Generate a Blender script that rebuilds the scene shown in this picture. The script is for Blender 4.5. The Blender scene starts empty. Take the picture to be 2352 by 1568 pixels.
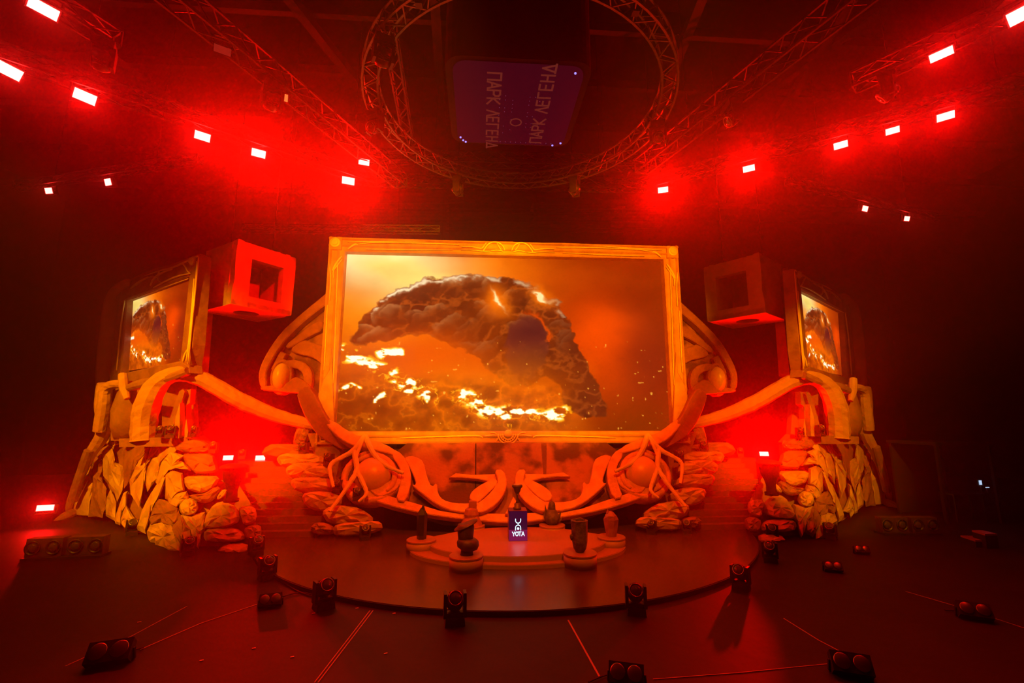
import bpy, bmesh, math, random
import numpy as np
from mathutils import Vector, Matrix, noise as mnoise

random.seed(7)
sc = bpy.context.scene
COL = sc.collection

# ------------------------------------------------------------------ camera
CAM = np.array([-1.13, 0.0, 4.0]); YAW = math.radians(4.0); PITCH = math.radians(9.56); FPX = 1045.0
FW = np.array([math.sin(YAW)*math.cos(PITCH), math.cos(YAW)*math.cos(PITCH), math.sin(PITCH)])
RT = np.array([math.cos(YAW), -math.sin(YAW), 0.0]); UP = np.cross(RT, FW)
cd = bpy.data.cameras.new('camera'); co = bpy.data.objects.new('camera', cd); COL.objects.link(co)
cd.sensor_width = 36.0; cd.lens = 36.0*FPX/2352.0; cd.clip_end = 300
mw = Matrix.Identity(4)
for i, ax in enumerate((RT, UP, -FW)):
    for j in range(3): mw[j][i] = ax[j]
mw.translation = Vector(CAM)
co.matrix_world = mw
sc.camera = co

# ------------------------------------------------------------------ world, exposure, big lights
w = bpy.data.worlds.new('world'); sc.world = w; w.use_nodes = True
w.node_tree.nodes['Background'].inputs[0].default_value = (0.001, 0, 0, 1)
w.node_tree.nodes['Background'].inputs[1].default_value = 1.0
sc.view_settings.view_transform = 'Standard'; sc.view_settings.look = 'None'
sc.view_settings.exposure = 0.0; sc.view_settings.gamma = 1.0; sc.view_settings.use_curve_mapping = False
cy = sc.cycles
cy.max_bounces = 3; cy.diffuse_bounces = 2; cy.glossy_bounces = 2; cy.transmission_bounces = 2; cy.volume_bounces = 0
cy.use_denoising = True
cy.use_adaptive_sampling = True; cy.adaptive_threshold = 0.04
cy.sample_clamp_indirect = 3.0

HAZE_DENSITY = 0.009
HAZE_ANISO = 0.84
RED = (1.0, 0.0, 0.0)
AMBER = (1.0, 0.27, 0.0)
AMBER2 = (1.0, 0.29, 0.0)
ORANGE = (1.0, 0.125, 0.0)
STROBE_GAIN = 1.0

def spot(name, loc, target, energy, color, angle, blend=0.6, radius=0.15):
    l = bpy.data.lights.new(name, 'SPOT'); l.energy = energy; l.color = color
    l.spot_size = math.radians(angle); l.spot_blend = blend; l.shadow_soft_size = radius
    o = bpy.data.objects.new(name, l); COL.objects.link(o); o.location = loc
    d = Vector(target)-Vector(loc); o.rotation_euler = d.to_track_quat('-Z', 'Y').to_euler()
    return o
# front amber spots (hung from the front truss, out of view above the camera) and unseen orange top spots high ahead of the truss ring
spot('front_spot_amber', (-3.0,-3.0,8.6), (-3.3,18.5,8.2), 44000, AMBER, 31, .35, .25)
spot('front_spot_amber', (3.0,-3.0,8.6), (3.3,18.5,8.2), 36000, AMBER, 31, .35, .25)
spot('top_spot_orange', (-2.5,4.6,14.6), (-2.4,17.6,1.8), 10500, ORANGE, 44, .7, .15)
spot('top_spot_orange', (2.5,4.6,14.6), (2.4,17.6,1.8), 9500, ORANGE, 44, .7, .15)
spot('tower_spot_amber', (-15.5,3.5,13.5), (-13.0,18.0,4.2), 27000, AMBER2, 37, .6, .15)
spot('tower_spot_amber', (9.5,2.0,13.0), (12.2,17.5,3.9), 17000, AMBER2, 30, .6, .15)
spot('cube_spot_red', (-6.0,14.0,12.9), (-10.4,19.2,9.7), 7000, RED, 30, .5, .1)

# ------------------------------------------------------------------ helpers
def ray(px, py):
    return RT*((px-1176.0)/FPX) + UP*(-(py-784.0)/FPX) + FW
def aty(px, py, Y):
    d = ray(px, py); return CAM + d*((Y-CAM[1])/d[1])
def atz(px, py, z):
    d = ray(px, py); return CAM + d*((z-CAM[2])/d[2])
def atp(px, py, O, n):
    d = ray(px, py); return CAM + d*(np.dot(np.asarray(O)-CAM, n)/np.dot(d, n))
def nrm(v):
    v = np.asarray(v, float); l = np.linalg.norm(v); return v/l if l > 1e-9 else v

class MB:
    def __init__(s): s.v = []; s.f = []
    def add(s, vs, fs):
        b = len(s.v); s.v += [tuple(map(float, p)) for p in vs]; s.f += [tuple(b+i for i in f) for f in fs]; return s
    def box(s, c, size, ux=(1,0,0), uy=(0,1,0), uz=(0,0,1), taper=1.0):
        c = np.asarray(c, float); ux = nrm(ux)*size[0]/2; uy = nrm(uy)*size[1]/2; uz = nrm(uz)*size[2]/2
        vs = [c+ux*i*(taper if k > 0 else 1)+uy*j*(taper if k > 0 else 1)+uz*k for k in (-1,1) for j in (-1,1) for i in (-1,1)]
        return s.add(vs, [(0,2,3,1),(4,5,7,6),(0,1,5,4),(2,6,7,3),(0,4,6,2),(1,3,7,5)])
    def bar(s, a, b, r, r2=None, up=(0,0,1)):
        a = np.asarray(a, float); b = np.asarray(b, float); d = nrm(b-a)
        u = np.cross(d, up)
        if np.linalg.norm(u) < 1e-3: u = np.cross(d, (1,0,0))
        u = nrm(u); v = np.cross(u, d); r2 = r if r2 is None else r2
        vs = [p+u*i*r+v*j*r2 for p in (a, b) for i, j in ((-1,-1),(1,-1),(1,1),(-1,1))]
        return s.add(vs, [(0,3,2,1),(4,5,6,7),(0,1,5,4),(1,2,6,5),(2,3,7,6),(3,0,4,7)])
    def tube(s, pts, rad, n=8, flat=1.0, rough=0.0, seed=0, up=(0,1,0)):
        pts = [np.asarray(p, float) for p in pts]; m = len(pts)
        if not hasattr(rad, '__len__'): rad = [rad]*m
        vs = []; rnd = random.Random(seed)
        pu = None
        for i, p in enumerate(pts):
            d = nrm(pts[min(i+1, m-1)]-pts[max(i-1, 0)])
            u = np.cross(d, up) if pu is None else pu-d*np.dot(pu, d)
            if np.linalg.norm(u) < 1e-3: u = np.cross(d, (1,0,.3))
            u = nrm(u); v = np.cross(d, u); pu = u
            for k in range(n):
                a = 2*math.pi*k/n; q = rad[i]*(1+rough*(rnd.random()*2-1))
                vs.append(p+u*math.cos(a)*q+v*math.sin(a)*q*flat)
        fs = [(i*n+k, i*n+(k+1) % n, (i+1)*n+(k+1) % n, (i+1)*n+k) for i in range(m-1) for k in range(n)]
        fs += [tuple(reversed(range(n))), tuple(range((m-1)*n, m*n))]
        return s.add(vs, fs)
    def lathe(s, prof, n=16, c=(0,0,0), axis=(0,0,1), sq=1.0, rough=0.0, seed=0):
        c = np.asarray(c, float); ax = nrm(axis)
        u = np.cross(ax, (0,1,0)); u = np.cross(ax, (1,0,0)) if np.linalg.norm(u) < 1e-3 else u
        u = nrm(u); v = np.cross(ax, u); rnd = random.Random(seed)
        vs = []
        for r, h in prof:
            for k in range(n):
                a = 2*math.pi*k/n; q = max(r, 1e-4)*(1+rough*(rnd.random()*2-1))
                vs.append(c+ax*h+u*math.cos(a)*q+v*math.sin(a)*q*sq)
        m = len(prof)
        fs = [(i*n+k, i*n+(k+1) % n, (i+1)*n+(k+1) % n, (i+1)*n+k) for i in range(m-1) for k in range(n)]
        fs += [tuple(reversed(range(n))), tuple(range((m-1)*n, m*n))]
        return s.add(vs, fs)
    def prism(s, pts, t, bevel=0.0):
        """outline of 3-D points (roughly planar), thickness vector t (front face shifted by t)"""
        pts = [np.asarray(p, float) for p in pts]; t = np.asarray(t, float); n = len(pts)
        if bevel > 0:
            c = sum(pts)/n
            ins = []
            for i in range(n):
                a = nrm(pts[i]-pts[i-1]); b = nrm(pts[(i+1) % n]-pts[i]); k = nrm(np.cross(nrm(t), nrm(a+b)+1e-9))
                ins.append(k)
            # orientation: k points inwards when area positive about t
            ar = sum(np.dot(np.cross(pts[i]-c, pts[(i+1) % n]-c), t) for i in range(n))
            sg = 1 if ar > 0 else -1
            top = [pts[i]+t+ins[i]*sg*bevel for i in range(n)]
            mid = [pts[i]+t*(1-min(0.6, bevel/max(np.linalg.norm(t), 1e-6))) for i in range(n)]
            vs = pts+mid+top
            fs = [tuple(range(n)), tuple(range(2*n, 3*n))]
            for L in (0, 1):
                fs += [(L*n+i, L*n+(i+1) % n, (L+1)*n+(i+1) % n, (L+1)*n+i) for i in range(n)]
            return s.add(vs, fs)
        vs = pts+[p+t for p in pts]
        return s.add(vs, [tuple(range(n)), tuple(range(n, 2*n))]+[(i, (i+1) % n, n+(i+1) % n, n+i) for i in range(n)])
    def rock(s, pts, depth, back, seed=0, rough=0.06, sub=2, rings=(1.0, .82, .5), prof=(0, .75, 1.0), nd=None):
        """puffed solid from an outline of 3-D points: bulges by depth towards nd, goes back by back"""
        pts = [np.asarray(p, float) for p in pts]; rnd = random.Random(seed)
        c0 = sum(pts)/len(pts)
        nd = nrm(CAM-c0) if nd is None else nrm(nd)
        P = []
        for i in range(len(pts)):
            a, b = pts[i], pts[(i+1) % len(pts)]
            for k in range(sub):
                P.append(a+(b-a)*k/sub)
        n = len(P); size = max(np.linalg.norm(p-c0) for p in P)
        jit = lambda: np.array([rnd.uniform(-1,1) for _ in range(3)])*size*rough
        vs = [c0+(p-c0)*0.9-nd*back for p in P]
        for ri, (r, h) in enumerate(zip(rings, prof)):
            for p in P:
                vs.append(c0+(p-c0)*r+nd*depth*h*(1+rnd.uniform(-.25,.25))+jit()*(0.5 if ri == 0 else 1))
        L = len(rings)
        fs = [tuple(range(n))]
        for q in range(L): fs += [(q*n+i, q*n+(i+1) % n, (q+1)*n+(i+1) % n, (q+1)*n+i) for i in range(n)]
        vs.append(c0+nd*depth*1.05+jit()); t = len(vs)-1
        fs += [(L*n+i, L*n+(i+1) % n, t) for i in range(n)]
        return s.add(vs, fs)
    def build(s, name, mat, parent=None, smooth=False, mirror=1, local=False):
        me = bpy.data.meshes.new(name)
        off = np.zeros(3) if (parent is None or local) else np.array(world_loc(parent))
        V = [(p[0]*mirror-off[0], p[1]-off[1], p[2]-off[2]) for p in s.v]
        me.from_pydata(V, [], s.f)
        bm = bmesh.new(); bm.from_mesh(me)
        bmesh.ops.recalc_face_normals(bm, faces=bm.faces)
        bm.to_mesh(me); bm.free()
        if smooth: me.polygons.foreach_set('use_smooth', [True]*len(me.polygons))
        if mat is not None: me.materials.append(mat)
        o = bpy.data.objects.new(name, me); COL.objects.link(o)
        if parent is not None: o.parent = parent
        return o

def world_loc(o):
    v = Vector((0,0,0))
    while o is not None: v = v+o.location; o = o.parent
    return v
def tag(o, label=None, cat=None, group=None, kind=None):
    if label: o['label'] = label
    if cat: o['category'] = cat
    if group: o['group'] = group
    if kind: o['kind'] = kind
    return o
def thing(name, label, cat, loc=(0,0,0), group=None, rz=0.0):
    o = bpy.data.objects.new(name, None); COL.objects.link(o); o.empty_display_size = .2
    o.location = Vector([float(x) for x in loc]); o.rotation_euler = (0, 0, rz)
    return tag(o, label, cat, group)
def copy_tree(o, parent=None):
    c = o.copy(); COL.objects.link(c); c.parent = parent
    for ch in list(o.children): copy_tree(ch, c)
    return c
def smoothpts(pts, it=1, closed=False):
    """Chaikin"""
    pts = [np.asarray(p, float) for p in pts]
    for _ in range(it):
        q = []
        m = len(pts)
        if not closed: q.append(pts[0])
        for i in range(m if closed else m-1):
            a, b = pts[i], pts[(i+1) % m]
            q += [a*.75+b*.25, a*.25+b*.75]
        if not closed: q.append(pts[-1])
        pts = q
    return pts
def resample(vals, n):
    return list(np.interp(np.linspace(0, 1, n), np.linspace(0, 1, len(vals)), vals))

# ------------------------------------------------------------------ materials
def mat(name, col=(.5,.5,.5), rough=.7, metal=0.0, col2=None, scale=4.0, bump=0.0, bscale=20.0, emit=None, es=1.0, spec=0.5, contrast=(.35,.65)):
    m = bpy.data.materials.new(name); m.use_nodes = True; nt = m.node_tree; N = nt.nodes; L = nt.links
    b = N['Principled BSDF']; b.inputs['Base Color'].default_value = (*col, 1); b.inputs['Roughness'].default_value = rough
    b.inputs['Metallic'].default_value = metal; b.inputs['Specular IOR Level'].default_value = spec
    tc = N.new('ShaderNodeTexCoord')
    if col2 is not None:
        n = N.new('ShaderNodeTexNoise'); n.inputs['Scale'].default_value = scale; n.inputs['Detail'].default_value = 5
        L.new(tc.outputs['Object'], n.inputs['Vector'])
        r = N.new('ShaderNodeValToRGB'); r.color_ramp.elements[0].position = contrast[0]; r.color_ramp.elements[1].position = contrast[1]
        r.color_ramp.elements[0].color = (*col, 1); r.color_ramp.elements[1].color = (*col2, 1)
        L.new(n.outputs['Fac'], r.inputs['Fac']); L.new(r.outputs['Color'], b.inputs['Base Color'])
    if bump > 0:
        n2 = N.new('ShaderNodeTexNoise'); n2.inputs['Scale'].default_value = bscale; n2.inputs['Detail'].default_value = 6
        L.new(tc.outputs['Object'], n2.inputs['Vector'])
        bp = N.new('ShaderNodeBump'); bp.inputs['Strength'].default_value = bump; bp.inputs['Distance'].default_value = .05
        L.new(n2.outputs['Fac'], bp.inputs['Height']); L.new(bp.outputs['Normal'], b.inputs['Normal'])
    if emit is not None:
        b.inputs['Emission Color'].default_value = (*emit, 1); b.inputs['Emission Strength'].default_value = es
    return m

M = {}
M['concrete'] = mat('arena_floor', (.013,.009,.009), .6, col2=(.02,.014,.014), scale=.8, bump=.15, bscale=3, spec=.3)
M['disc'] = mat('stage_deck_paint', (.06,.03,.015), .27, col2=(.075,.038,.02), scale=1.2, bump=.04, bscale=8, spec=.75)
M['deckside'] = mat('deck_edge_black', (.03,.025,.025), .6)
M['wall'] = mat('hall_wall_paint', (.05,.03,.028), .9, col2=(.065,.04,.036), scale=.3)
M['roof'] = mat('hall_roof_paint', (.022,.016,.016), .9, col2=(.03,.022,.022), scale=.3)
M['steel'] = mat('roof_steel_paint', (.055,.04,.04), .6)
M['truss'] = mat('truss_aluminium', (.085,.07,.068), .5, metal=.5, col2=(.06,.05,.05), scale=9)
M['ringtruss'] = mat('ring_aluminium_lit', (.22,.19,.17), .45, metal=.5, col2=(.16,.14,.12), scale=9)  # truss aluminium lightened in colour so the ring looks lit
M['black'] = mat('black_plastic', (.018,.016,.018), .42, col2=(.03,.026,.03), scale=12)
M['blackmat'] = mat('black_matte', (.012,.01,.011), .8)
M['lens'] = mat('lamp_glass', (.05,.05,.06), .06, spec=1.0)
M['chrome'] = mat('reflector_chrome', (.35,.33,.34), .35, metal=1.0)
M['frame'] = mat('carved_frame_darkened', (.66,.37,.10), .6, col2=(.50,.25,.06), scale=2.5, bump=.35, bscale=9)  # frame paint, darkened in colour so the grooves look shaded
M['frame2'] = mat('carved_frame_raised_light', (.95,.80,.34), .5, col2=(.86,.66,.25), scale=3, bump=.25, bscale=12)  # raised carving, lightened in colour to stand out like lit relief
M['frameside'] = mat('frame_side_foam', (.62,.30,.16), .8, col2=(.52,.24,.12), scale=2, bump=.4, bscale=6)
M['stone'] = mat('carved_foam_stone', (.74,.36,.14), .85, col2=(.58,.25,.09), scale=3, bump=.6, bscale=14)
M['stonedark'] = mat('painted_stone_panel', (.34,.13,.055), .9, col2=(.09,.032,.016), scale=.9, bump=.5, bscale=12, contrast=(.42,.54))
M['wingstone'] = mat('wing_stone_shaded', (.36,.13,.06), .85, col2=(.27,.09,.04), scale=3, bump=.6, bscale=14)  # foam stone darkened in colour for the dimmer light on the wings
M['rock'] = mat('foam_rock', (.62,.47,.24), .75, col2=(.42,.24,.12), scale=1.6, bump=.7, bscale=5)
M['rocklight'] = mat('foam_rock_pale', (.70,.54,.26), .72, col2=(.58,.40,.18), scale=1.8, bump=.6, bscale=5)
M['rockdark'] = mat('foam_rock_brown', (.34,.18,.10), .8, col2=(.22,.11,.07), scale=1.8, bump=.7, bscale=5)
M['root'] = mat('root_bark_foam', (.50,.27,.14), .75, col2=(.60,.36,.17), scale=1.4, bump=.6, bscale=6)
M['eye'] = mat('painted_dome', (.72,.40,.13), .35, col2=(.64,.38,.13), scale=2)
M['hollow'] = mat('hollow_black', (.05,.03,.03), .9)
M['cube'] = mat('stone_cube_foam', (.66,.5,.42), .85, col2=(.55,.4,.33), scale=2, bump=.6, bscale=5)
M['podium'] = mat('podium_lacquer', (.30,.13,.08), .36, col2=(.33,.145,.09), scale=1.5)
M['podside'] = mat('podium_side', (.34,.20,.17), .55)
M['crystal'] = mat('black_crystal', (.02,.018,.02), .18, spec=.8)
M['redcrystal'] = mat('red_crystal', (.34,.12,.10), .4, col2=(.26,.08,.07), scale=6)
M['relic'] = mat('dark_bronze', (.10,.055,.05), .5, metal=.3, col2=(.06,.035,.035), scale=8)
M['relicgrey'] = mat('grey_relic_stone', (.14,.10,.10), .7, col2=(.055,.04,.04), scale=8, bump=.4)
M['tape'] = mat('gaffer_tape_pale', (.5,.36,.36), .6)
M['cable'] = mat('cable_rubber', (.02,.018,.018), .6)
M['flake'] = mat('confetti_foil', (.7,.5,.5), .4)

def emitter(name, col, strength):
    m = bpy.data.materials.new(name); m.use_nodes = True; nt = m.node_tree
    nt.nodes.remove(nt.nodes['Principled BSDF'])
    e = nt.nodes.new('ShaderNodeEmission'); e.inputs[0].default_value = (*col, 1); e.inputs[1].default_value = strength
    nt.links.new(e.outputs[0], nt.nodes['Material Output'].inputs['Surface'])
    return m
M['strobe'] = emitter('strobe_glow', (1.0, .022, .018), 60.0)
M['strobedim'] = emitter('strobe_dim', (1.0, .16, .03), 1.3)
M['strobeoff'] = emitter('strobe_off_glow', (.35, .02, .01), .5)  # face of an unlit lamp, given a dull red glow
M['bluedot'] = emitter('led_blue', (.25, .2, 1.0), 2.0)
M['signwhite'] = emitter('sign_white', (.62, .85, 1.0), 1.6)
for k_e in ('strobe','strobedim','strobeoff'): M[k_e].cycles.emission_sampling = 'NONE'
M['laptop'] = emitter('monitor_glow', (.55, .72, 1.0), 1.0)

# ------------------------------------------------------------------ the hall
def struct(name, mb, m, label=None, parent=None):
    o = mb.build(name, m, parent)
    if parent is None: tag(o, label, None, None, 'structure')
    return o
HX, HY0, HY1, HZ = 34.0, -14.0, 36.0, 21.0
struct('floor', MB().box((0,(HY0+HY1)/2,-.15), (2*HX,HY1-HY0,.3)), M['concrete'], 'dark smooth arena floor around the stage')
struct('ceiling', MB().box((0,(HY0+HY1)/2,HZ+.15), (2*HX,HY1-HY0,.3)), M['roof'], 'dark arena roof above the trusses')
struct('wall_back', MB().box((0,HY1+.15,HZ/2), (2*HX,.3,HZ)), M['wall'], 'dark wall behind the stage')
struct('wall_front', MB().box((0,HY0-.15,HZ/2), (2*HX,.3,HZ)), M['wall'], 'wall behind the camera')
struct('wall_left', MB().box((-HX-.15,(HY0+HY1)/2,HZ/2), (.3,HY1-HY0,HZ)), M['wall'], 'dark wall on the left of the hall')
struct('wall_right', MB().box((HX+.15,(HY0+HY1)/2,HZ/2), (.3,HY1-HY0,HZ)), M['wall'], 'dark wall on the right of the hall')

# haze that fills the hall
hm = bpy.data.materials.new('stage_haze'); hm.use_nodes = True; nt = hm.node_tree
nt.nodes.remove(nt.nodes['Principled BSDF'])
vs_ = nt.nodes.new('ShaderNodeVolumeScatter'); vs_.inputs['Color'].default_value = (1,.9,.9,1)
vs_.inputs['Density'].default_value = HAZE_DENSITY; vs_.inputs['Anisotropy'].default_value = HAZE_ANISO
nt.links.new(vs_.outputs[0], nt.nodes['Material Output'].inputs['Volume'])
hz = MB().box((0,(5.0+HY1+.5)/2,HZ/2), (2*HX+1.0,HY1+.5-5.0,HZ+1.0)).build('haze', hm)
tag(hz, 'thin theatrical haze glowing red through the whole hall', 'haze', kind='stuff')

# roof steel: purlins across, diagonal braces
rb = thing('roof_framework', 'dark steel roof beams and braces high above the trusses', 'roof beams', (0,14,18.0))
for k, y in enumerate((6.5, 9.0, 11.5, 14.2, 17.0, 20.0, 23.5, 27.5)):
    MB().box((0,y,18.0), (2*HX-.2,.22,.35)).build('beam', M['steel'], rb)
for (x0,y0,x1,y1) in ((-9.8,6,-4.2,24),(9.6,7,14.5,26),(14.2,6,8.4,24),(-18,6,-13,26),(5.2,6.0,7.6,26),(-2.6,9,-3.2,24)):
    MB().bar((x0,y0,17.6), (x1,y1,17.6), .16, .16).build('brace', M['steel'], rb)

# ------------------------------------------------------------------ trusses
def truss(label, A, B, wdt=.42, n=None, group=None, r=.028, hang=True):
    A = np.asarray(A, float); B = np.asarray(B, float); d = nrm(B-A); s_ = nrm(np.cross(d, (0,0,1))); u = np.array([0,0,1.0])
    L = np.linalg.norm(B-A); n = n or max(3, int(L/.55))
    t = thing('lighting_truss', label, 'truss', (A+B)/2, group)
    cor = [(-1,-1),(1,-1),(1,1),(-1,1)]
    off = [(s_*i+u*j)*wdt/2 for i, j in cor]
    for o_ in off: MB().bar(A+o_, B+o_, r).build('chord', M['truss'], t)
    mb = MB()
    for k in range(n+1):
        p = A+(B-A)*k/n
        for q in range(4):
            if k < n:
                p2 = A+(B-A)*(k+1)/n
                a, b = (off[q], off[(q+1) % 4]) if k % 2 == 0 else (off[(q+1) % 4], off[q])
                mb.bar(p+a, p2+b, r*.55)
        if k in (0, n):
            for q in range(4): mb.bar(p+off[q], p+off[(q+1) % 4], r*.7)
    tag(mb.build('lacing', M['truss'], t), kind='stuff')
    if hang:
        for f in (.22,.78):
            p = A+(B-A)*f; MB().bar(p+u*wdt/2, (p[0],p[1],HZ+.02), .008).build('hanging_cable', M['cable'], t)
    return t
def lerp3(A, B, t): return np.asarray(A)+(np.asarray(B)-np.asarray(A))*t

TL0, TL1 = np.array([-13.58,11.5,13.4]), np.array([-6.28,16.63,13.4])
TR0, TR1 = np.array([12.82,11.5,13.4]), np.array([6.08,16.48,13.4])
truss('long truss on the left carrying the row of bright red strobes', lerp3(TL0,TL1,-.5), lerp3(TL0,TL1,1.12))
truss('long truss on the right carrying the row of bright red strobes', lerp3(TR0,TR1,-.5), lerp3(TR0,TR1,1.1))
truss('diagonal truss at upper left with three small lamps', (-9.66,5.65,13.3), (-4.35,17.1,13.3), wdt=.5)
truss('diagonal truss at upper right crossing roof braces', (8.2,4.9,13.3), (4.8,15.4,13.3), wdt=.5)
truss('far cross truss behind the truss ring', (-7.0,18.6,14.1), (7.4,18.2,14.1))
truss('nearer cross truss under the hanging scoreboard', (-5.6,16.9,14.2), (6.2,16.6,14.2))
p0, p1 = aty(560,524,21.5), aty(1010,528,21.5)
truss('low truss just above the main screen top on the left', p0, p1, wdt=.3)
truss('truss fragment in the upper left corner beside a strobe', atz(20,-60,13.4), atz(268,96,13.4))
truss('truss in the upper right corner beside a strobe', atz(1960,190,13.4), atz(2400,-10,13.4))
qa, qb = atz(112,438,13.4), atz(248,418,13.4)
qa[:2] = atz(112,438,13.0)[:2]; qb[:2] = atz(248,418,13.0)[:2]
truss('short distant truss left of the bright strobes', lerp3(qa,qb,-.6), lerp3(qa,qb,2.4), wdt=.26)
qa, qb = atz(1987,479,13.4), atz(2083,502,13.4)
qa[:2] = atz(1987,479,13.0)[:2]; qb[:2] = atz(2083,502,13.0)[:2]
truss('short distant truss right of the bright strobes', lerp3(qa,qb,-1.6), lerp3(qa,qb,1.8), wdt=.26)
truss('slim truss inside the ring on the left', atz(893,60,14.6), atz(940,330,14.6), wdt=.35)

# round truss
RC = np.array([-.02,12.65,13.5]); RR = 4.42
rt = thing('truss_ring', 'large circular aluminium truss ring hanging over the stage', 'truss ring', RC)
NS = 72
def rp(a, r, z): return RC+np.array([math.cos(a)*r, math.sin(a)*r, z])
for (dr, dz) in ((-.21,-.21),(.21,-.21),(.21,.21),(-.21,.21)):
    mb = MB()
    for k in range(NS):
        mb.bar(rp(2*math.pi*k/NS, RR+dr, dz), rp(2*math.pi*(k+1)/NS, RR+dr, dz), .026)
    mb.build('ring_chord', M['ringtruss'], rt)
mb = MB()
cor = ((-.21,-.21),(.21,-.21),(.21,.21),(-.21,.21))
for k in range(NS):
    for q in range(4):
        a, b = (cor[q], cor[(q+1) % 4]) if k % 2 else (cor[(q+1) % 4], cor[q])
        mb.bar(rp(2*math.pi*k/NS, RR+a[0], a[1]), rp(2*math.pi*(k+1)/NS, RR+b[0], b[1]), .015)
tag(mb.build('lacing', M['ringtruss'], rt), kind='stuff')
for a in (-2.2, -1.0, 0.15, 1.0, 2.05, 3.0):
    p = rp(a, RR, 0); MB().bar(p, (p[0], p[1], 17.4), .012).build('hanging_cable', M['cable'], rt)
    MB().box(p, (.16,.16,.5)).build('clamp', M['black'], rt)

# centre-hung scoreboard with lettering underneath
def rounded(x0, y0, x1, y1, r, n=5):
    out = []
    for cx_, cy_, a0 in ((x1-r,y1-r,0),(x0+r,y1-r,90),(x0+r,y0+r,180),(x1-r,y0+r,270)):
        for k in range(n+1):
            a = math.radians(a0+90*k/n); out.append((cx_+r*math.cos(a), cy_+r*math.sin(a)))
    return out
sb = thing('scoreboard', 'dark rounded scoreboard hung inside the truss ring with lettering underneath', 'scoreboard', (-.2,12.15,13.05))
MB().prism([(x,y,13.12) for x,y in rounded(-2.15,10.3,1.75,14.05,.45)], (0,0,3.6)).build('housing', M['blackmat'], sb)
MB().prism([(x,y,13.05) for x,y in rounded(-1.95,10.45,1.55,13.9,.35)], (0,0,.09)).build('display_panel', emitter('panel_dark', (.030,.0015,.006), 1.0), sb)
sbp = sb.children[-1]
GL = {'П': [[(0,0),(0,1),(.7,1),(.7,0)]], 'А': [[(0,0),(.35,1),(.7,0)],[(.13,.35),(.57,.35)]], 'Р': [[(0,0),(0,1),(.45,1),(.62,.88),(.62,.62),(.45,.5),(0,.5)]],
      'К': [[(0,0),(0,1)],[(.62,1),(0,.48),(.66,0)]], 'Л': [[(0,0),(.35,1),(.7,0)]], 'Е': [[(.55,0),(0,0),(0,1),(.55,1)],[(0,.52),(.48,.52)]],
      'Г': [[(0,0),(0,1),(.55,1)]], 'Н': [[(0,0),(0,1)],[(.62,0),(.62,1)],[(0,.52),(.62,.52)]], 'Д': [[(.08,.06),(.4,1),(.72,.06)],[(-.02,.04),(.82,.04)]],
      'Y': [[(0,1),(.35,.5),(.7,1)],[(.35,.5),(.35,0)]], 'O': [[(.4+.38*math.cos(a*math.pi/8), .5+.48*math.sin(a*math.pi/8)) for a in range(17)]],
      'T': [[(0,1),(.7,1)],[(.35,1),(.35,0)]], 'A': [[(0,0),(.36,1),(.72,0)],[(.13,.32),(.59,.32)]]}
def lettering(mb, text, org, ux, uy, h, t, adv=.92, stroke=.075, space=.55):
    ux = nrm(ux); uy = nrm(uy); nn = np.cross(ux, uy); x = 0.0
    for ch in text:
        if ch == ' ': x += space; continue
        for st in GL[ch]:
            for a, b in zip(st[:-1], st[1:]):
                A = np.asarray(org)+ux*(x+a[0])*h+uy*a[1]*h; B = np.asarray(org)+ux*(x+b[0])*h+uy*b[1]*h
                e = nrm(B-A)*stroke*h*.8
                mb.bar(A-e, B+e, stroke*h, t, up=nn)
        x += adv
    return x*h
dimtext = emitter('lettering_dim', (.115,.016,.010), 1.0)
T = 'ПАРК ЛЕГЕНД'
hh = .36
for org, dx, ux in ((np.array([-1.02,10.75,13.045]),np.array([0,1.0,0]),(1,0,0)), (np.array([.78,13.75,13.045]),np.array([0,-1.0,0]),(-1,0,0))):
    adv = 0.0
    for ch in T:
        if ch == ' ': adv += .55*hh; continue
        mb = MB(); lettering(mb, ch, org+dx*adv, dx, ux, hh, .006); mb.build('letter', dimtext, sb); adv += .90*hh
mb = MB()
for k in range(16):
    a = 2*math.pi*k/16; b = 2*math.pi*(k+1)/16
    mb.bar((-.12+.17*math.cos(a),12.75+.17*math.sin(a),13.045), (-.12+.17*math.cos(b),12.75+.17*math.sin(b),13.045), .02, .006)
mb.build('round_emblem', dimtext, sb)
mb = MB()
for x in (-.66,-.5,-.28,.2,.36,.5):
    for y in np.arange(11.6,13.3,.17):
        if random.random() < .5: mb.box((x,y,13.045), (.014,.014,.01))
for x in np.arange(-.9,1.2,.17): mb.box((x,13.78,13.045), (.014,.03,.01))
tag(mb.build('status_lights', emitter('dim_dots', (.2,.05,.12), 1.0), sb), kind='stuff')
for (x,y) in ((-1.86,13.62),(-1.78,13.78),(-1.7,13.86),(1.2,13.86),(1.45,13.72),(1.3,10.6)):
    MB().lathe([(.03,0),(.03,.03)], 6, (x,y,13.02)).build('indicator_lamp', M['bluedot'], sb)

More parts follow.
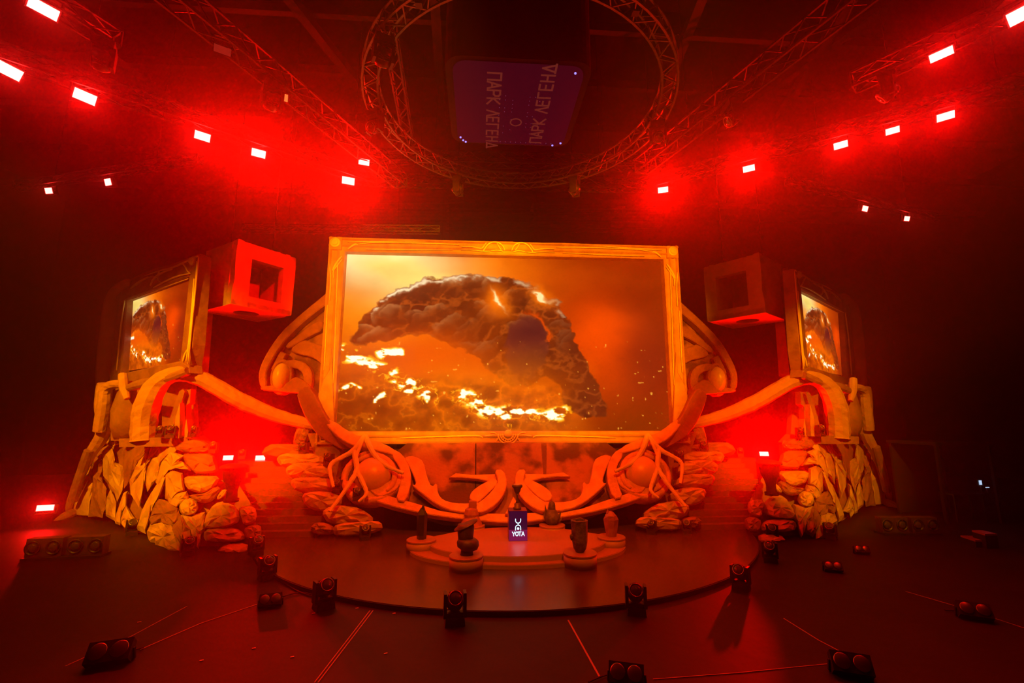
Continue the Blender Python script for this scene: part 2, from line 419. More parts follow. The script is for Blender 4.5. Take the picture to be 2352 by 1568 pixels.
# ------------------------------------------------------------------ strobe lamps
def strobe(label, pos, target, size=(.62,.3), energy=300.0, m='strobe', group='red strobe lamps', angle=165, hang=True, dim=False):
    pos = np.asarray(pos, float); d = nrm(np.asarray(target, float)-pos)
    r_ = nrm(np.cross(d, (0,0,1))); u = np.cross(r_, d)
    t = thing('strobe_lamp', label, 'stage lamp', pos, group)
    hs = MB().box(pos-d*.11, (size[0]*1.12,.2,size[1]*1.2), r_, d, u).build('housing', M['black'], t)
    MB().box(pos+d*.005, (size[0],.02,size[1]), r_, d, u).build('lamp_face', M[m], hs)
    mb = MB()
    for s in (-1, 1): mb.bar(pos-d*.1+r_*s*size[0]*.62, pos-d*.1+r_*s*size[0]*.62+np.array([0,0,.34 if hang else -.2]), .02)
    top = np.array([0,0,.34 if hang else -.2])
    mb.bar(pos-d*.1-r_*size[0]*.64+top, pos-d*.1+r_*size[0]*.64+top, .02)
    mb.build('yoke', M['black'], t)
    if energy > 0:
        l = spot('strobe_light', Vector(pos+d*.06), Vector(pos+d*3), energy*STROBE_GAIN, RED, angle, .5, .12)
    return t
STG = np.array([0,7,3.0])
NAMES_L = ('outermost strobe at the left picture edge', 'second strobe from the left edge on the left truss', 'third strobe on the left truss',
           'fourth strobe on the left truss, large red halo', 'innermost strobe of the left truss, above the main screen corner')
for (px,py,e,sz,tg), nm in zip(((20,162,150,.72,(-2,6,3)),(195,222,450,.7,(-1,3,3)),(465,313,750,.62,(-1,1,3)),(594,352,3000,.62,(-1,0,4)),(800,415,3600,.66,(-1,0,4))), NAMES_L):
    strobe('white-hot red '+nm, atz(px,py,13.0), tg, (sz*.68,sz*.40), e)
NAMES_R = ('innermost strobe of the right truss, above the main screen corner', 'second strobe of the right truss counted from the screen',
           'third strobe of the right truss counted from the screen', 'fourth strobe of the right truss, slightly smaller', 'outermost strobe of the right truss')
for (px,py,e,sz,tg), nm in zip(((1523,436,2100,.56,(0,0,4)),(1720,387,1700,.56,(0,2,4)),(1931,333,700,.56,(2,3,4)),(2050,300,450,.5,(4,3,3)),(2172,267,500,.58,(6,4,3))), NAMES_R):
    strobe('white-hot red '+nm, atz(px,py,13.0), tg, (sz*.68,sz*.38), e)
strobe('red strobe in the upper left corner of the view', atz(100,20,13.0), (-2,3,2), (.48,.24), 80)
strobe('red strobe high at upper right above the right truss', atz(2162,125,13.0), (3,4,3), (.44,.2), 320)
strobe('red strobe cut off by the upper right picture corner', atz(2356,28,13.0), (3,4,3), (.56,.3), 160)
strobe('small far red strobe near the left edge, lower of the pair', atz(112,438,13.0), (-22,0,6), (.3,.22), 0)
strobe('small far red strobe near the left edge, upper of the pair', atz(248,418,13.0), (-22,0,6), (.3,.24), 0)
strobe('small far red strobe at right, upper of the pair', atz(1987,479,13.0), (20,0,6), (.3,.22), 0)
strobe('small far red strobe at right, lower of the pair', atz(2083,502,13.0), (20,0,6), (.26,.2), 0)
for px,py,tx in ((112,438,-34),(248,418,-34),(1987,479,34),(2083,502,34)):
    p = atz(px,py,13.0); spot('strobe_beam', Vector(p+np.array([.1*np.sign(tx),-.3,0])), (tx,14,8), 700, RED, 60, .7, .1)
strobe('unlit lamp on the upper left diagonal truss', atz(511,115,13.0), (-3,2,3), (.36,.17), 0, 'strobeoff', 'small truss lamps')
strobe('dim orange lamp on the upper left diagonal truss', atz(645,222,13.0), (-3,2,3), (.36,.19), 0, 'strobedim', 'small truss lamps')
strobe('small bright lamp at the lower end of the left diagonal truss', atz(836,372,13.0), (-1,0,3), (.36,.2), 60, 'strobe', 'small truss lamps')
# strobes on the upper deck behind the set and at floor level
UPZ = 2.36
strobe('bright red strobe on the rear deck at the left stair head, left one', aty(524,1051,20.2), (-8,10,9), (.36,.2), 3600, angle=125, hang=False, group='rear deck strobes')
strobe('bright red strobe on the rear deck at the left stair head, right one', aty(598,1051,20.2), (-7,10,9), (.36,.2), 3600, angle=125, hang=False, group='rear deck strobes')
strobe('bright red strobe on the rear deck at the right stair head', aty(1755,1042,20.2), (8,10,9), (.36,.2), 5600, angle=125, hang=False, group='rear deck strobes')
strobe('red strobe low on the floor at far left', aty(104,1166,19.0), (-12,2,3), (.5,.2), 300, hang=False, group='floor strobes')

# ------------------------------------------------------------------ stage floor disc, rear deck, stairs
def disc(cx_, cy_, rx, ry, z0, z1, n=96, a0=0, a1=2*math.pi):
    pts = [(cx_+rx*math.cos(a0+(a1-a0)*k/n), cy_+ry*math.sin(a0+(a1-a0)*k/n)) for k in range(n if a1-a0 > 6.28 else n+1)]
    return pts
sd = thing('stage_disc', 'large round glossy brown stage floor in front of the set', 'stage floor', (0,18.8,0))
dp = disc(0,18.8,8.75,8.75,0,0,128)
MB().prism([(x,y,0.0) for x,y in dp], (0,0,.10)).build('deck_edge', M['deckside'], sd)
MB().prism([(x*.997,18.8+(y-18.8)*.997,.10) for x,y in dp], (0,0,.012)).build('deck_surface', M['disc'], sd)

# rear deck
rd = thing('rear_deck', 'raised dark rear stage deck behind the stairs', 'stage deck', (0,24.5,0))
MB().box((0,25.0,1.1), (22,10.4,2.2)).build('deck_front', M['deckside'], rd)
MB().box((0,25.0,2.24), (22,10.4,.08)).build('deck_top', M['disc'], rd)
# stairs, both sides
def stairs(s, label):
    t = thing('staircase', label, 'stairs', (s*8.3,18.0,.11))
    n = 12
    for k in range(n):
        z1 = .112+(2.28-.112)*(k+1)/n; y0 = 16.4+k*.28; y1 = 19.8
        MB().box((s*8.35,(y0+y1)/2,(.112+z1)/2), (3.6,y1-y0,z1-.112)).build('step', M['stepm'], t)
    return t
M['stepm'] = mat('stair_paint', (.13,.065,.05), .5, col2=(.16,.08,.06), scale=2)
stairs(-1, 'dark red-lit staircase climbing between the left tower and the centre piece')
stairs(1, 'dark red-lit staircase climbing between the right tower and the centre piece')

# ------------------------------------------------------------------ main screen
SX0, SX1, SZ0, SZ1, SY = -6.97, 6.97, 3.47, 11.05, 19.0
rs = np.random.RandomState(5)
def vnoise(u, v, f, seed):
    r = np.random.RandomState(seed); g = r.rand(64,64)
    x = u*f; y = v*f; xi = np.floor(x).astype(int); yi = np.floor(y).astype(int); fx = x-xi; fy = y-yi
    fx = fx*fx*(3-2*fx); fy = fy*fy*(3-2*fy)
    a = g[yi % 64, xi % 64]; b = g[yi % 64, (xi+1) % 64]; c = g[(yi+1) % 64, xi % 64]; d = g[(yi+1) % 64, (xi+1) % 64]
    return (a*(1-fx)+b*fx)*(1-fy)+(c*(1-fx)+d*fx)*fy
def fbm(u, v, f, seed, oc=5):
    s = 0; a = .5; t = 0
    for k in range(oc): s = s+a*vnoise(u, v, f*2**k, seed+k); t += a; a *= .5
    return s/t
def lin(c): 
    c = np.asarray(c, float)/255.0
    return np.where(c <= .04045, c/12.92, ((c+.055)/1.055)**2.4)
def gauss(u, v, cu, cv, su, sv, ang=0.0):
    c, s = math.cos(ang), math.sin(ang); x = (u-cu)*1.78; y = v-cv
    X = x*c+y*s; Y = -x*s+y*c
    return np.exp(-.5*((X/su)**2+(Y/sv)**2))
def sdf_poly(u, v, poly):
    """signed distance (negative inside), u scaled by aspect"""
    P = [(a*1.78, b) for a, b in poly]; x = u*1.78; y = v
    d = np.full(u.shape, 1e9); ins = np.zeros(u.shape, bool)
    for i in range(len(P)):
        ax, ay = P[i-1]; bx, by = P[i]
        ex, ey = bx-ax, by-ay
        t = np.clip(((x-ax)*ex+(y-ay)*ey)/(ex*ex+ey*ey+1e-12), 0, 1)
        d = np.minimum(d, np.hypot(x-ax-t*ex, y-ay-t*ey))
        cond = ((ay > y) != (by > y)) & (x < (bx-ax)*(y-ay)/(by-ay+1e-12)+ax)
        ins ^= cond
    return np.where(ins, -d, d)
def screen_image(nu, nv):
    u, v = np.meshgrid(np.linspace(0,1,nu), np.linspace(0,1,nv))
    wu = u+.035*(fbm(u,v,5,11)-.5)*2; wv = v+.06*(fbm(u,v,5,21)-.5)*2
    img = np.zeros((nv,nu,3)); img[:] = lin((222,100,6))
    def mix(m, c):
        m = np.clip(m, 0, 1)[..., None]; img[:] = img*(1-m)+lin(c)*m
    sm = lambda e0, e1, x: (lambda t: t*t*(3-2*t))(np.clip((x-e0)/(e1-e0), 0, 1))
    # sky
    mix(sm(.42,.66,wu)*.95, (150,62,4)); mix(sm(.72,.98,wu)*.6, (122,56,10))
    mix(gauss(wu,wv,.12,.30,.28,.22)*.9, (255,160,14)); mix(gauss(wu,wv,.42,.10,.25,.12)*.8, (255,148,10))
    mix(gauss(wu,wv,.05,.02,.30,.13,.25)*1.25*(0.6+.7*fbm(u,v,4,3)), (244,236,190)); mix(gauss(wu,wv,.18,.13,.26,.08,.3)*1.2*(.5+.8*fbm(u,v,5,31)), (246,226,140))
    mix(gauss(wu,wv,.62,.12,.16,.12)*.5*fbm(u,v,6,41)*2, (200,88,8)); mix(gauss(wu,wv,.80,.13,.3,.05,.2)*.35, (170,80,16))
    mix(gauss(wu,wv,.90,.28,.25,.10)*.45, (110,44,4))
    mix(gauss(wu,wv,.79,.53,.15,.16)*1.1, (238,92,4)); mix(gauss(wu,wv,.93,.62,.14,.2)*.75, (116,50,30)); mix(sm(.78,1.0,wv)*sm(.7,.9,wu)*.7, (118,62,4))
    # lower ground
    mix(sm(.55,.8,wv)*(1-sm(.68,.8,wu))*.75, (236,120,8)); mix(gauss(wu,wv,.02,.95,.25,.12)*.95, (112,56,2)); mix(gauss(wu,wv,.35,.97,.5,.05)*.6, (170,92,4))
    mix(gauss(wu,wv,.12,.60,.12,.05)*.7, (150,72,4)); mix(sm(.45,.62,fbm(u,v,9,51))*sm(.62,.75,v)*(1-sm(.6,.72,u))*.4, (160,70,2))
    # dark crag: a generic smoking volcanic ridge built of lit boulders
    cl = fbm(wu*1.4,wv,5,131,6); img[:] = img*(.72+.56*cl)[...,None]
    ridge = [(.03,.53),(.06,.40),(.11,.29),(.16,.22),(.20,.20),(.25,.145),(.31,.15),(.36,.135),(.41,.125),(.46,.14),(.52,.145),(.57,.17),(.61,.22),(.655,.27),(.685,.37),(.69,.46),(.72,.53),
             (.745,.63),(.77,.73),(.79,.83),(.80,.91),(.72,.92),(.67,.86),(.66,.76),(.62,.70),(.57,.74),(.52,.76),(.475,.72),(.44,.66),(.41,.58),(.35,.545),(.30,.50),(.25,.46),(.19,.47),(.12,.51),(.06,.55)]
    ju = u+.016*(fbm(u*1.6,v,22,141,4)-.5)*2+.012*(wu-u); jv = v+.028*(fbm(u*1.6,v,22,151,4)-.5)*2+.3*(wv-v)
    sd_ = sdf_poly(ju, jv, ridge); inside = np.clip(.5-sd_/.012,0,1)
    def rg(f, sd): return 1-np.abs(2*fbm(u*1.5+.3*v,v-.2*u,f,sd,5)-1)*1.9
    tex = rg(9,61); tx2 = rg(18,71)
    mix(inside, (112,58,20)); mix(inside*sm(.35,.05,tex)*.0, (60,30,14)); mix(inside*np.clip(.9-tex,0,1)*.9, (66,34,16)); mix(inside*np.clip(tx2-.55,0,1)*1.5, (186,104,40))
    rb = np.random.RandomState(9)
    for k in range(46):
        cu = rb.uniform(.06,.74); cv_ = rb.uniform(.15,.62)*.9+.02; r_ = rb.uniform(.03,.075); an = rb.uniform(-.6,.6)
        dx = (ju-cu)*1.78; dy = jv-cv_; c0, s0 = math.cos(an), math.sin(an); X = (dx*c0+dy*s0)/(r_*1.5); Y = (-dx*s0+dy*c0)/r_; q = X*X+Y*Y
        msk = inside*np.clip((1-q)*6,0,1); lt = np.clip((-.5*X-.85*Y)*(1-.25*cu),-1,1)
        mix(msk*.45, (104,58,26)); mix(msk*np.clip(lt,0,1)**2*np.clip(1.0-1.1*cv_,0,1)*np.clip(1.25-cu,0,1)*.85, (226,182,132)); mix(msk*np.clip(-lt,0,1)*.6, (56,30,18))
    mix(inside*gauss(wu,wv,.36,.44,.13,.13)*.35, (96,56,30)); mix(inside*sm(.5,.75,wu)*.4, (92,50,38))
    hol = inside*np.clip((1-((ju-.56)*1.78/.12)**2-((jv-.53)/.19)**2)*4,0,1)
    mix(hol*.8, (90,52,52)); mix(hol*gauss(wu,wv,.56,.44,.09,.06)*.8, (64,34,46)); mix(hol*sm(.5,.62,jv)*.5, (110,70,30))
    rimh = inside*np.exp(-(((np.sqrt(((ju-.56)*1.78/.12)**2+((jv-.53)/.19)**2)-1.02)/.06)**2))*(jv < .5)*sm(.52,.60,ju)
    mix(rimh*.8, (226,92,8))
    rim = np.exp(-((sd_+.012)/.010)**2)*(wv < .36)*np.clip(1.25-1.5*wu,0,1)
    mix(rim*sm(.30,.55,fbm(u,v,26,81))*1.1, (250,232,196))
    # warm smoke over the lower flank
    mix(gauss(wu,wv,.26,.60,.22,.11)*.9, (236,104,4)); mix(gauss(wu,wv,.40,.80,.24,.10)*.9, (250,136,6)); mix(gauss(wu,wv,.60,.78,.10,.05)*.6, (236,116,6))
    mix(gauss(wu,wv,.47,.29,.05,.05)*.8, (226,116,14))
    crust = np.clip(rg(14,171)*.9,0,1); mix((1-crust)*sm(.66,.82,wv)*(1-sm(.62,.76,wu))*.75, (126,60,2)); mix(np.clip(crust-.7,0,1)*2*sm(.62,.78,wv)*(1-sm(.6,.74,wu))*.7, (255,150,14))
    # glowing lava
    def band(pts, wd):
        d = np.full(u.shape, 9.0)
        for (a,b),(c,e) in zip(pts[:-1], pts[1:]):
            ex, ey = (c-a)*1.78, e-b
            t = np.clip(((wu-a)*1.78*ex+(wv-b)*ey)/(ex*ex+ey*ey), 0, 1)
            d = np.minimum(d, np.hypot((wu-a)*1.78-t*ex, wv-b-t*ey))
        return np.exp(-(d/wd)**2)
    b1 = band([(0,.57),(.07,.62),(.13,.68),(.20,.74),(.25,.77),(.28,.83)], .045); b2 = band([(.36,.83),(.42,.89),(.48,.92),(.56,.88),(.62,.90),(.67,.89)], .042)
    b3 = band([(.13,.57),(.17,.575)], .03); b4 = band([(0,.82),(.05,.77),(.07,.80)], .012); b5 = band([(.46,.90),(.50,.94),(.53,1.0)], .010); b6 = band([(.12,.86),(.2,.80),(.27,.82)], .014)
    bb = np.maximum.reduce([b1,b2,b3*1.2,b4,b5,b6])
    vein = np.clip(rg(26,161)-.72,0,1)*3.2*sm(.60,.72,wv)*(1-sm(.62,.70,wu))*.75
    hot = np.maximum(bb*(.25+1.6*sm(.44,.68,fbm(u,v,38,101,4))), vein*np.clip(bb*2.2+.12,0,1))
    mix(sm(.25,.6,hot)*.9, (255,178,24)); mix(sm(.55,.9,hot), (255,236,130)); mix(sm(.85,1.15,hot), (255,255,240))
    sp = fbm(u*1.7,v,60,111,2); spm = sm(.84,.90,sp)*(v > .5)
    mix(spm*.7, (255,196,90))
    for cu, cv_, a_ in ((.475,.27,1.0),(.605,.245,.5)):      # two glowing cracks in the ridge
        mix(gauss(ju,jv,cu,cv_,.05,.03,a_)*.85, (255,140,8)); mix(gauss(ju,jv,cu,cv_,.030,.006,a_)*1.5, (255,236,180))
    img = np.clip(img, 0, 1); img[...,1] = img[...,1]**1.22; img[...,2] = img[...,2]**1.35
    return img
def screen_material(name, strength):
    m = bpy.data.materials.new(name); m.use_nodes = True; nt = m.node_tree; N = nt.nodes; L = nt.links
    N.remove(N['Principled BSDF'])
    at = N.new('ShaderNodeAttribute'); at.attribute_name = 'picture'
    e = N.new('ShaderNodeEmission'); e.inputs[1].default_value = strength
    L.new(at.outputs['Color'], e.inputs[0]); L.new(e.outputs[0], N['Material Output'].inputs['Surface'])
    return m
M['led'] = screen_material('led_picture', 1.15); M['led'].cycles.emission_sampling = 'NONE'
def led_grid(name, P00, P10, P01, nu, nv, parent, m):
    """grid of coloured cells; P00 bottom left, P10 bottom right, P01 top left"""
    P00, P10, P01 = (np.asarray(p, float) for p in (P00,P10,P01))
    a, b = np.meshgrid(np.linspace(0,1,nu), np.linspace(0,1,nv))
    V = P00+(P10-P00)*a[...,None]+(P01-P00)*(1-b)[...,None]
    V = V.reshape(-1,3)-np.array(world_loc(parent))
    idx = np.arange(nu*nv).reshape(nv,nu)
    F = np.stack([idx[:-1,:-1],idx[1:,:-1],idx[1:,1:],idx[:-1,1:]],-1).reshape(-1,4)
    me = bpy.data.meshes.new(name); me.from_pydata(V.tolist(), [], F.tolist())
    ca = me.color_attributes.new('picture', 'FLOAT_COLOR', 'POINT')
    img = screen_image(nu, nv).reshape(-1,3)
    ca.data.foreach_set('color', np.concatenate([img, np.ones((len(img),1))], 1).astype(np.float32).ravel())
    me.materials.append(m)
    o = bpy.data.objects.new(name, me); COL.objects.link(o); o.parent = parent
    return o
ms = thing('main_screen', 'huge centre video screen in a carved golden frame showing a fiery volcanic scene', 'screen', (0,19.3,3.0))
led_grid('display_panel', (SX0,SY,SZ0), (SX1,SY,SZ0), (SX0,SY,SZ1), 560, 316, ms, M['led'])
MB().box(((SX0+SX1)/2,19.65,(SZ0+SZ1)/2), (SX1-SX0+.8,1.2,SZ1-SZ0+.8)).build('cabinet', M['blackmat'], ms)
# ---- carved frame round the main screen
FY = 18.55
fi = (aty(790,580,FY)[0], aty(1532,580,FY)[0], aty(1160,990,FY)[2], aty(1160,586,FY)[2])    # inner opening
IX0, IX1, IZ0, IZ1 = -6.85, 6.85, fi[2], fi[3]+.02
OX, OZ0, OZ1 = 7.48, IZ0-.5, IZ1+.58
def molding(A, B, inw, prof, fwd=(0,-1,0)):
    A = np.asarray(A, float); B = np.asarray(B, float); inw = nrm(inw); fwd = np.asarray(fwd, float); n = len(prof)
    vs = [P+inw*o+fwd*h for P in (A, B) for o, h in prof]
    return vs, [(i, (i+1) % n, n+(i+1) % n, n+i) for i in range(n)]+[tuple(range(n)), tuple(range(n, 2*n))]
def bar_prof(w): return [(0,-.75),(0,.02),(.03,.10),(w*.16,.12),(w*.22,.03),(w*.34,.0),(w*.52,.0),(w*.56,.06),(w*.66,.085),(w*.72,.02),(w*.9,-.01),(w,-.06),(w,-.42),(w*.8,-.75)]
FR = {'top': ((-OX,FY,OZ1),(OX,FY,OZ1),(0,0,-1),OZ1-IZ1), 'bottom': ((-OX,FY,OZ0),(OX,FY,OZ0),(0,0,1),IZ0-OZ0),
      'left': ((-OX,FY,OZ0),(-OX,FY,OZ1),(1,0,0),OX+IX0), 'right': ((OX,FY,OZ0),(OX,FY,OZ1),(-1,0,0),OX-IX1)}
for k, (A,B,inw,wd) in FR.items():
    mb = MB(); mb.add(*molding(A, B, inw, bar_prof(wd))); o = mb.build('frame_bar', M['frame'], ms)
# rough foam shell outside the frame
def jag(pts, amp, n, seed, nvec):
    r = random.Random(seed); out = []
    for a, b in zip(pts[:-1], pts[1:]):
        a = np.asarray(a, float); b = np.asarray(b, float)
        for k in range(n): out.append(a+(b-a)*k/n+np.asarray(nvec(a, b))*r.uniform(-amp, amp))
    out.append(np.asarray(pts[-1], float)); return out
mb = MB()
out = jag([(-OX-.10,19.0,OZ0+.2),(-OX-.16,19.0,5.2),(-OX-.06,19.0,OZ1+.06),(-2,19.0,OZ1+.14),(3.2,19.0,OZ1+.20),(OX+.06,19.0,OZ1+.06),(OX+.16,19.0,5.2),(OX+.10,19.0,OZ0+.2)], .05, 7, 4, lambda a,b: (0,0,1) if abs(b[0]-a[0]) > 1 else (1,0,0))
inn = [(OX-.1,19.0,OZ0+.2),(OX-.1,19.0,OZ1-.1),(-OX+.1,19.0,OZ1-.1),(-OX+.1,19.0,OZ0+.2)]
mb.prism(out+inn, (0,.75,0)); mb.build('frame_shell', M['frameside'], ms)
def onF(px, py, d=.0): return aty(px, py, FY-d)
CEN = 0.0
def sweep(mb, pxs, rpx, depth=.06, flat=1.0, n=6, it=1):
    P = smoothpts([onF(x, y, depth) for x, y in pxs], it); r = resample(rpx if hasattr(rpx,'__len__') else [rpx, rpx], len(P))
    mb.tube(P, [q*17.9/FPX for q in r], n, flat)
for s in (1, -1):
    for tz in (OZ1-.30, ):
        x = -OX+.28
        MB().box((x,FY-.04,tz), (.5,.16,.54)).build('corner_block', M['frame'], ms, mirror=s)
        MB().lathe([(.205,0),(.205,.08),(.15,.10),(.15,.07),(.13,.07),(.12,.12),(.02,.13)], 20, (x,FY-.10,tz+.02), (0,-1,0)).build('corner_roundel', M['frame2'], ms, mirror=s)
    # corner foliage strips
    for pts, r in (([(763,622),(768,611),(778,596),(785,588)],[1.2,2.6,2.4,1]), ([(766,640),(765,622),(774,610),(786,595)],[.8,1.6,1.8,1]), ([(799,572),(806,566),(816,560),(822,562)],[1,2.4,2.4,1]),
                   ([(757,606),(760,640),(757,690)],[1.5,1.6,1]), ([(776,600),(774,650),(771,720)],[1.2,1.6,1.2]), ([(771,720),(769,800),(765,880)],[1.2,1.7,1.0]), ([(752,700),(748,780),(744,850)],[1.4,1.8,1.2]),
                   ([(826,560),(860,556),(1000,559),(1055,562)],[1.2,1.6,1.6,1]), ([(796,556),(880,554),(1050,553)],[1,1.4,1]), ([(840,572),(930,574),(1040,574)],[.8,1.3,.8])):
        mb = MB(); sweep(mb, pts, r, .08); mb.build('carved_strip', M['frame2'], ms, True, mirror=s)
    # top centre ornament
    for pts, r in (([(1112,577),(1117,569),(1124,560),(1134,555.5),(1145,556),(1153,560),(1159,567),(1162,575)],[1.6,2,2,2,2,2,1.6,1]), ([(1144,558),(1148,566),(1154,574)],[1,1.6,1]),
                   ([(1062,566),(1085,566),(1100,569),(1110,571),(1116,562),(1121,556)],[1,1.6,1.6,1.8,1.6,1]), ([(1065,554),(1090,555),(1121,556)],[1,1.5,1.2]), ([(1060,574),(1090,574),(1112,577),(1128,577)],[.8,1.3,1.4,.8]), ([(1130,576),(1145,574),(1158,577)],[1,1.4,1.2])):
        mb = MB(); sweep(mb, [(x-2.5,y) for x, y in pts], r, .09); mb.build('carved_scroll', M['frame2'], ms, True, mirror=s)
    # bottom scrolls
    for pts, r in (([(910,1006),(990,1003),(1090,1000),(1104,1001),(1109,1005)],[1,1.8,1.8,1.6,1]), ([(1112,1001),(1130,999),(1142,999)],[1,1.5,1]), ([(1126,993),(1136,993),(1141,997)],[1.2,1.6,1]),
                   ([(1138,1015),(1144,1007)],[.8,1.2]), ([(1139,1009),(1145,1005)],[.8,1.2])):
        mb = MB(); sweep(mb, pts, r, .07); mb.build('carved_scroll', M['frame2'], ms, True, mirror=s)
    # lower flare of the frame side
    fl = [onF(x,y,-.02) for x, y in ((764,800),(758,850),(744,872),(733,905),(733,945),(742,985),(752,1012),(790,1016),(770,990))]
    MB().prism(fl, (0,-.16,0), .05).build('side_flare', M['frame'], ms, mirror=s)
def ringarc(mb, c, r, a0, a1, rr, n=18):
    mb.tube([c+np.array([math.cos(a)*r,0,math.sin(a)*r]) for a in np.linspace(a0,a1,n)], rr, 6)
cb = np.array([0,FY-.10,IZ0-.10])
for r, rr in ((.40,.035),(.31,.025),(.22,.025)):
    mb = MB(); ringarc(mb, cb, r, math.pi, 2*math.pi, rr); mb.build('carved_sunburst_ring', M['frame2'], ms, True)
MB().lathe([(.16,0),(.15,.05),(.02,.08)], 16, cb, (0,-1,0)).build('carved_sunburst_boss', M['frame2'], ms, True)
for a in np.linspace(math.pi*1.05, math.pi*1.95, 9):
    mb = MB(); mb.bar(cb+np.array([math.cos(a)*.17,0,math.sin(a)*.17]), cb+np.array([math.cos(a)*.30,0,math.sin(a)*.30]), .02); mb.build('carved_sunburst_ray', M['frame2'], ms)
MB().box((0,19.8,1.6), (9,.9,3.2)).build('support_base', M['blackmat'], ms)

# ---- carved apron below the screen: sloping relief
A0 = np.array([0,18.1,3.05]); A1 = np.array([0,16.35,.42]); Av = nrm(A1-A0); An = nrm(np.cross((1,0,0), Av)); An = An if An[1] < 0 else -An
def onA(px, py, d=0.0): return atp(px, py, A0+An*d, An)
ap = thing('carved_apron', 'sloping carved relief with scrolls and domed eyes under the main screen', 'stage set', (0,17.3,.12))
# back panels
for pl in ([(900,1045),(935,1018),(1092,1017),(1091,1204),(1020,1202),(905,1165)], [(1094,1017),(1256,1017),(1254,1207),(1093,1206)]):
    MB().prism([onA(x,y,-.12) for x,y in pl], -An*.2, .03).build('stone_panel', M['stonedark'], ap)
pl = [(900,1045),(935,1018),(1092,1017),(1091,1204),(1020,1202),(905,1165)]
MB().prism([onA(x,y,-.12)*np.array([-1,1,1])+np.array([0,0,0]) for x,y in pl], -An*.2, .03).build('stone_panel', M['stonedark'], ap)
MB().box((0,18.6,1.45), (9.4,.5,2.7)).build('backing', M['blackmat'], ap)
def grow(pxs, k):
    P = [np.asarray(p, float) for p in pxs]; n = len(P)
    ar = sum(P[i][0]*P[(i+1) % n][1]-P[(i+1) % n][0]*P[i][1] for i in range(n)); sg = 1 if ar > 0 else -1
    out = []
    for i in range(n):
        e = P[(i+1) % n]-P[i-1]; e = e/(np.linalg.norm(e)+1e-9); out.append((P[i][0]+sg*e[1]*k, P[i][1]-sg*e[0]*k))
    return out
def carve(name, pxs, d0, th, s, m='stone', it=1, bevel=.03, par=None):
    pxs = grow(pxs, 1.5)
    P = smoothpts([onA(x,y,d0) for x,y in pxs], it, True)
    return MB().prism(P, An*th, bevel).build(name, M[m], par or ap, mirror=s)
for s in (1, -1):
    carve('rim_band', [(790,1112),(815,1118),(846,1128),(880,1143),(905,1152),(934,1160),(950,1164),(986,1175),(1023,1186),(1097,1188),(1176,1190),(1176,1207),(1137,1206),(1084,1201),(1018,1194),(955,1183),(886,1166),(835,1145),(800,1128)], -.1, .34, s)
    carve('crescent_scroll', [(931,1062),(945,1058),(960,1062),(973,1070),(981,1106),(992,1130),(1004,1118),(1005,1143),(1018,1159),(1044,1166),(1076,1167),(1097,1164),(1110,1166),(1097,1186),(1044,1183),(1005,1167),(973,1143),(947,1122),(960,1124),(955,1104),(942,1077)], 0, .36, s, it=1)
    carve('claw', [(1136,1088),(1155,1089),(1163,1117),(1156,1143),(1137,1167),(1110,1184),(1092,1184),(1094,1168),(1118,1151),(1139,1127),(1146,1112)], .12, .34, s)
    carve('claw_loop', [(1079,1152),(1083,1140),(1092,1131),(1110,1119),(1137,1107),(1144,1116),(1124,1135),(1105,1154),(1092,1162)], 0, .3, s)
    carve('spike', [(1032,1101),(1047,1093),(1084,1097),(1137,1095),(1140,1108),(1124,1109),(1097,1103),(1060,1100)], -.02, .2, s, it=0, bevel=.03)
    carve('eye_band', [(905,1040),(925,1052),(941,1079),(946,1110),(934,1160),(912,1156),(921,1128),(926,1098),(920,1078),(905,1058)], .05, .3, s)
    carve('eye_brace', [(850,1130),(876,1124),(905,1108),(922,1092),(926,1104),(916,1126),(890,1143),(868,1146)], .05, .26, s)
    carve('upper_band', [(770,978),(800,1000),(832,1016),(860,1022),(906,1040),(916,1056),(880,1046),(840,1036),(806,1030),(775,1008),(742,970)], .0, .36, s)
    c = onA(859,1093,.1)
    # eye: socket rings, dome
    MB().lathe([(1.12,-.35),(1.12,.12),(1.0,.2),(.92,.12),(.9,-.3)], 32, c, An, .92).build('socket_ring', M['stone'], ap, True, mirror=s)
    MB().lathe([(.9,-.3),(.9,.02),(.82,.06),(.8,-.3)], 28, c, An, .92).build('socket_ring', M['stonedark'], ap, True, mirror=s)
    MB().lathe([(.68*math.cos(a),.62*math.sin(a)) for a in np.linspace(-.3,math.pi/2-.02,10)], 28, c+An*.05, An, .95).build('eye_dome', M['eye'], ap, True, mirror=s)
    for pts, r in (([(822,1058),(845,1046),(872,1046),(896,1060),(908,1086),(904,1112),(888,1128)],[6,8,9,9,9,8,4]),):
        P = smoothpts([onA(x,y,.3) for x,y in pts], 1); mb = MB(); mb.tube(P, [q*16/FPX*.8 for q in resample(r,len(P))], 8); mb.build('eyelid', M['stone'], ap, True, mirror=s)
carve('centre_tooth', [(1178,1152),(1160,1190),(1200,1190)], 0, .4, 1, it=0)

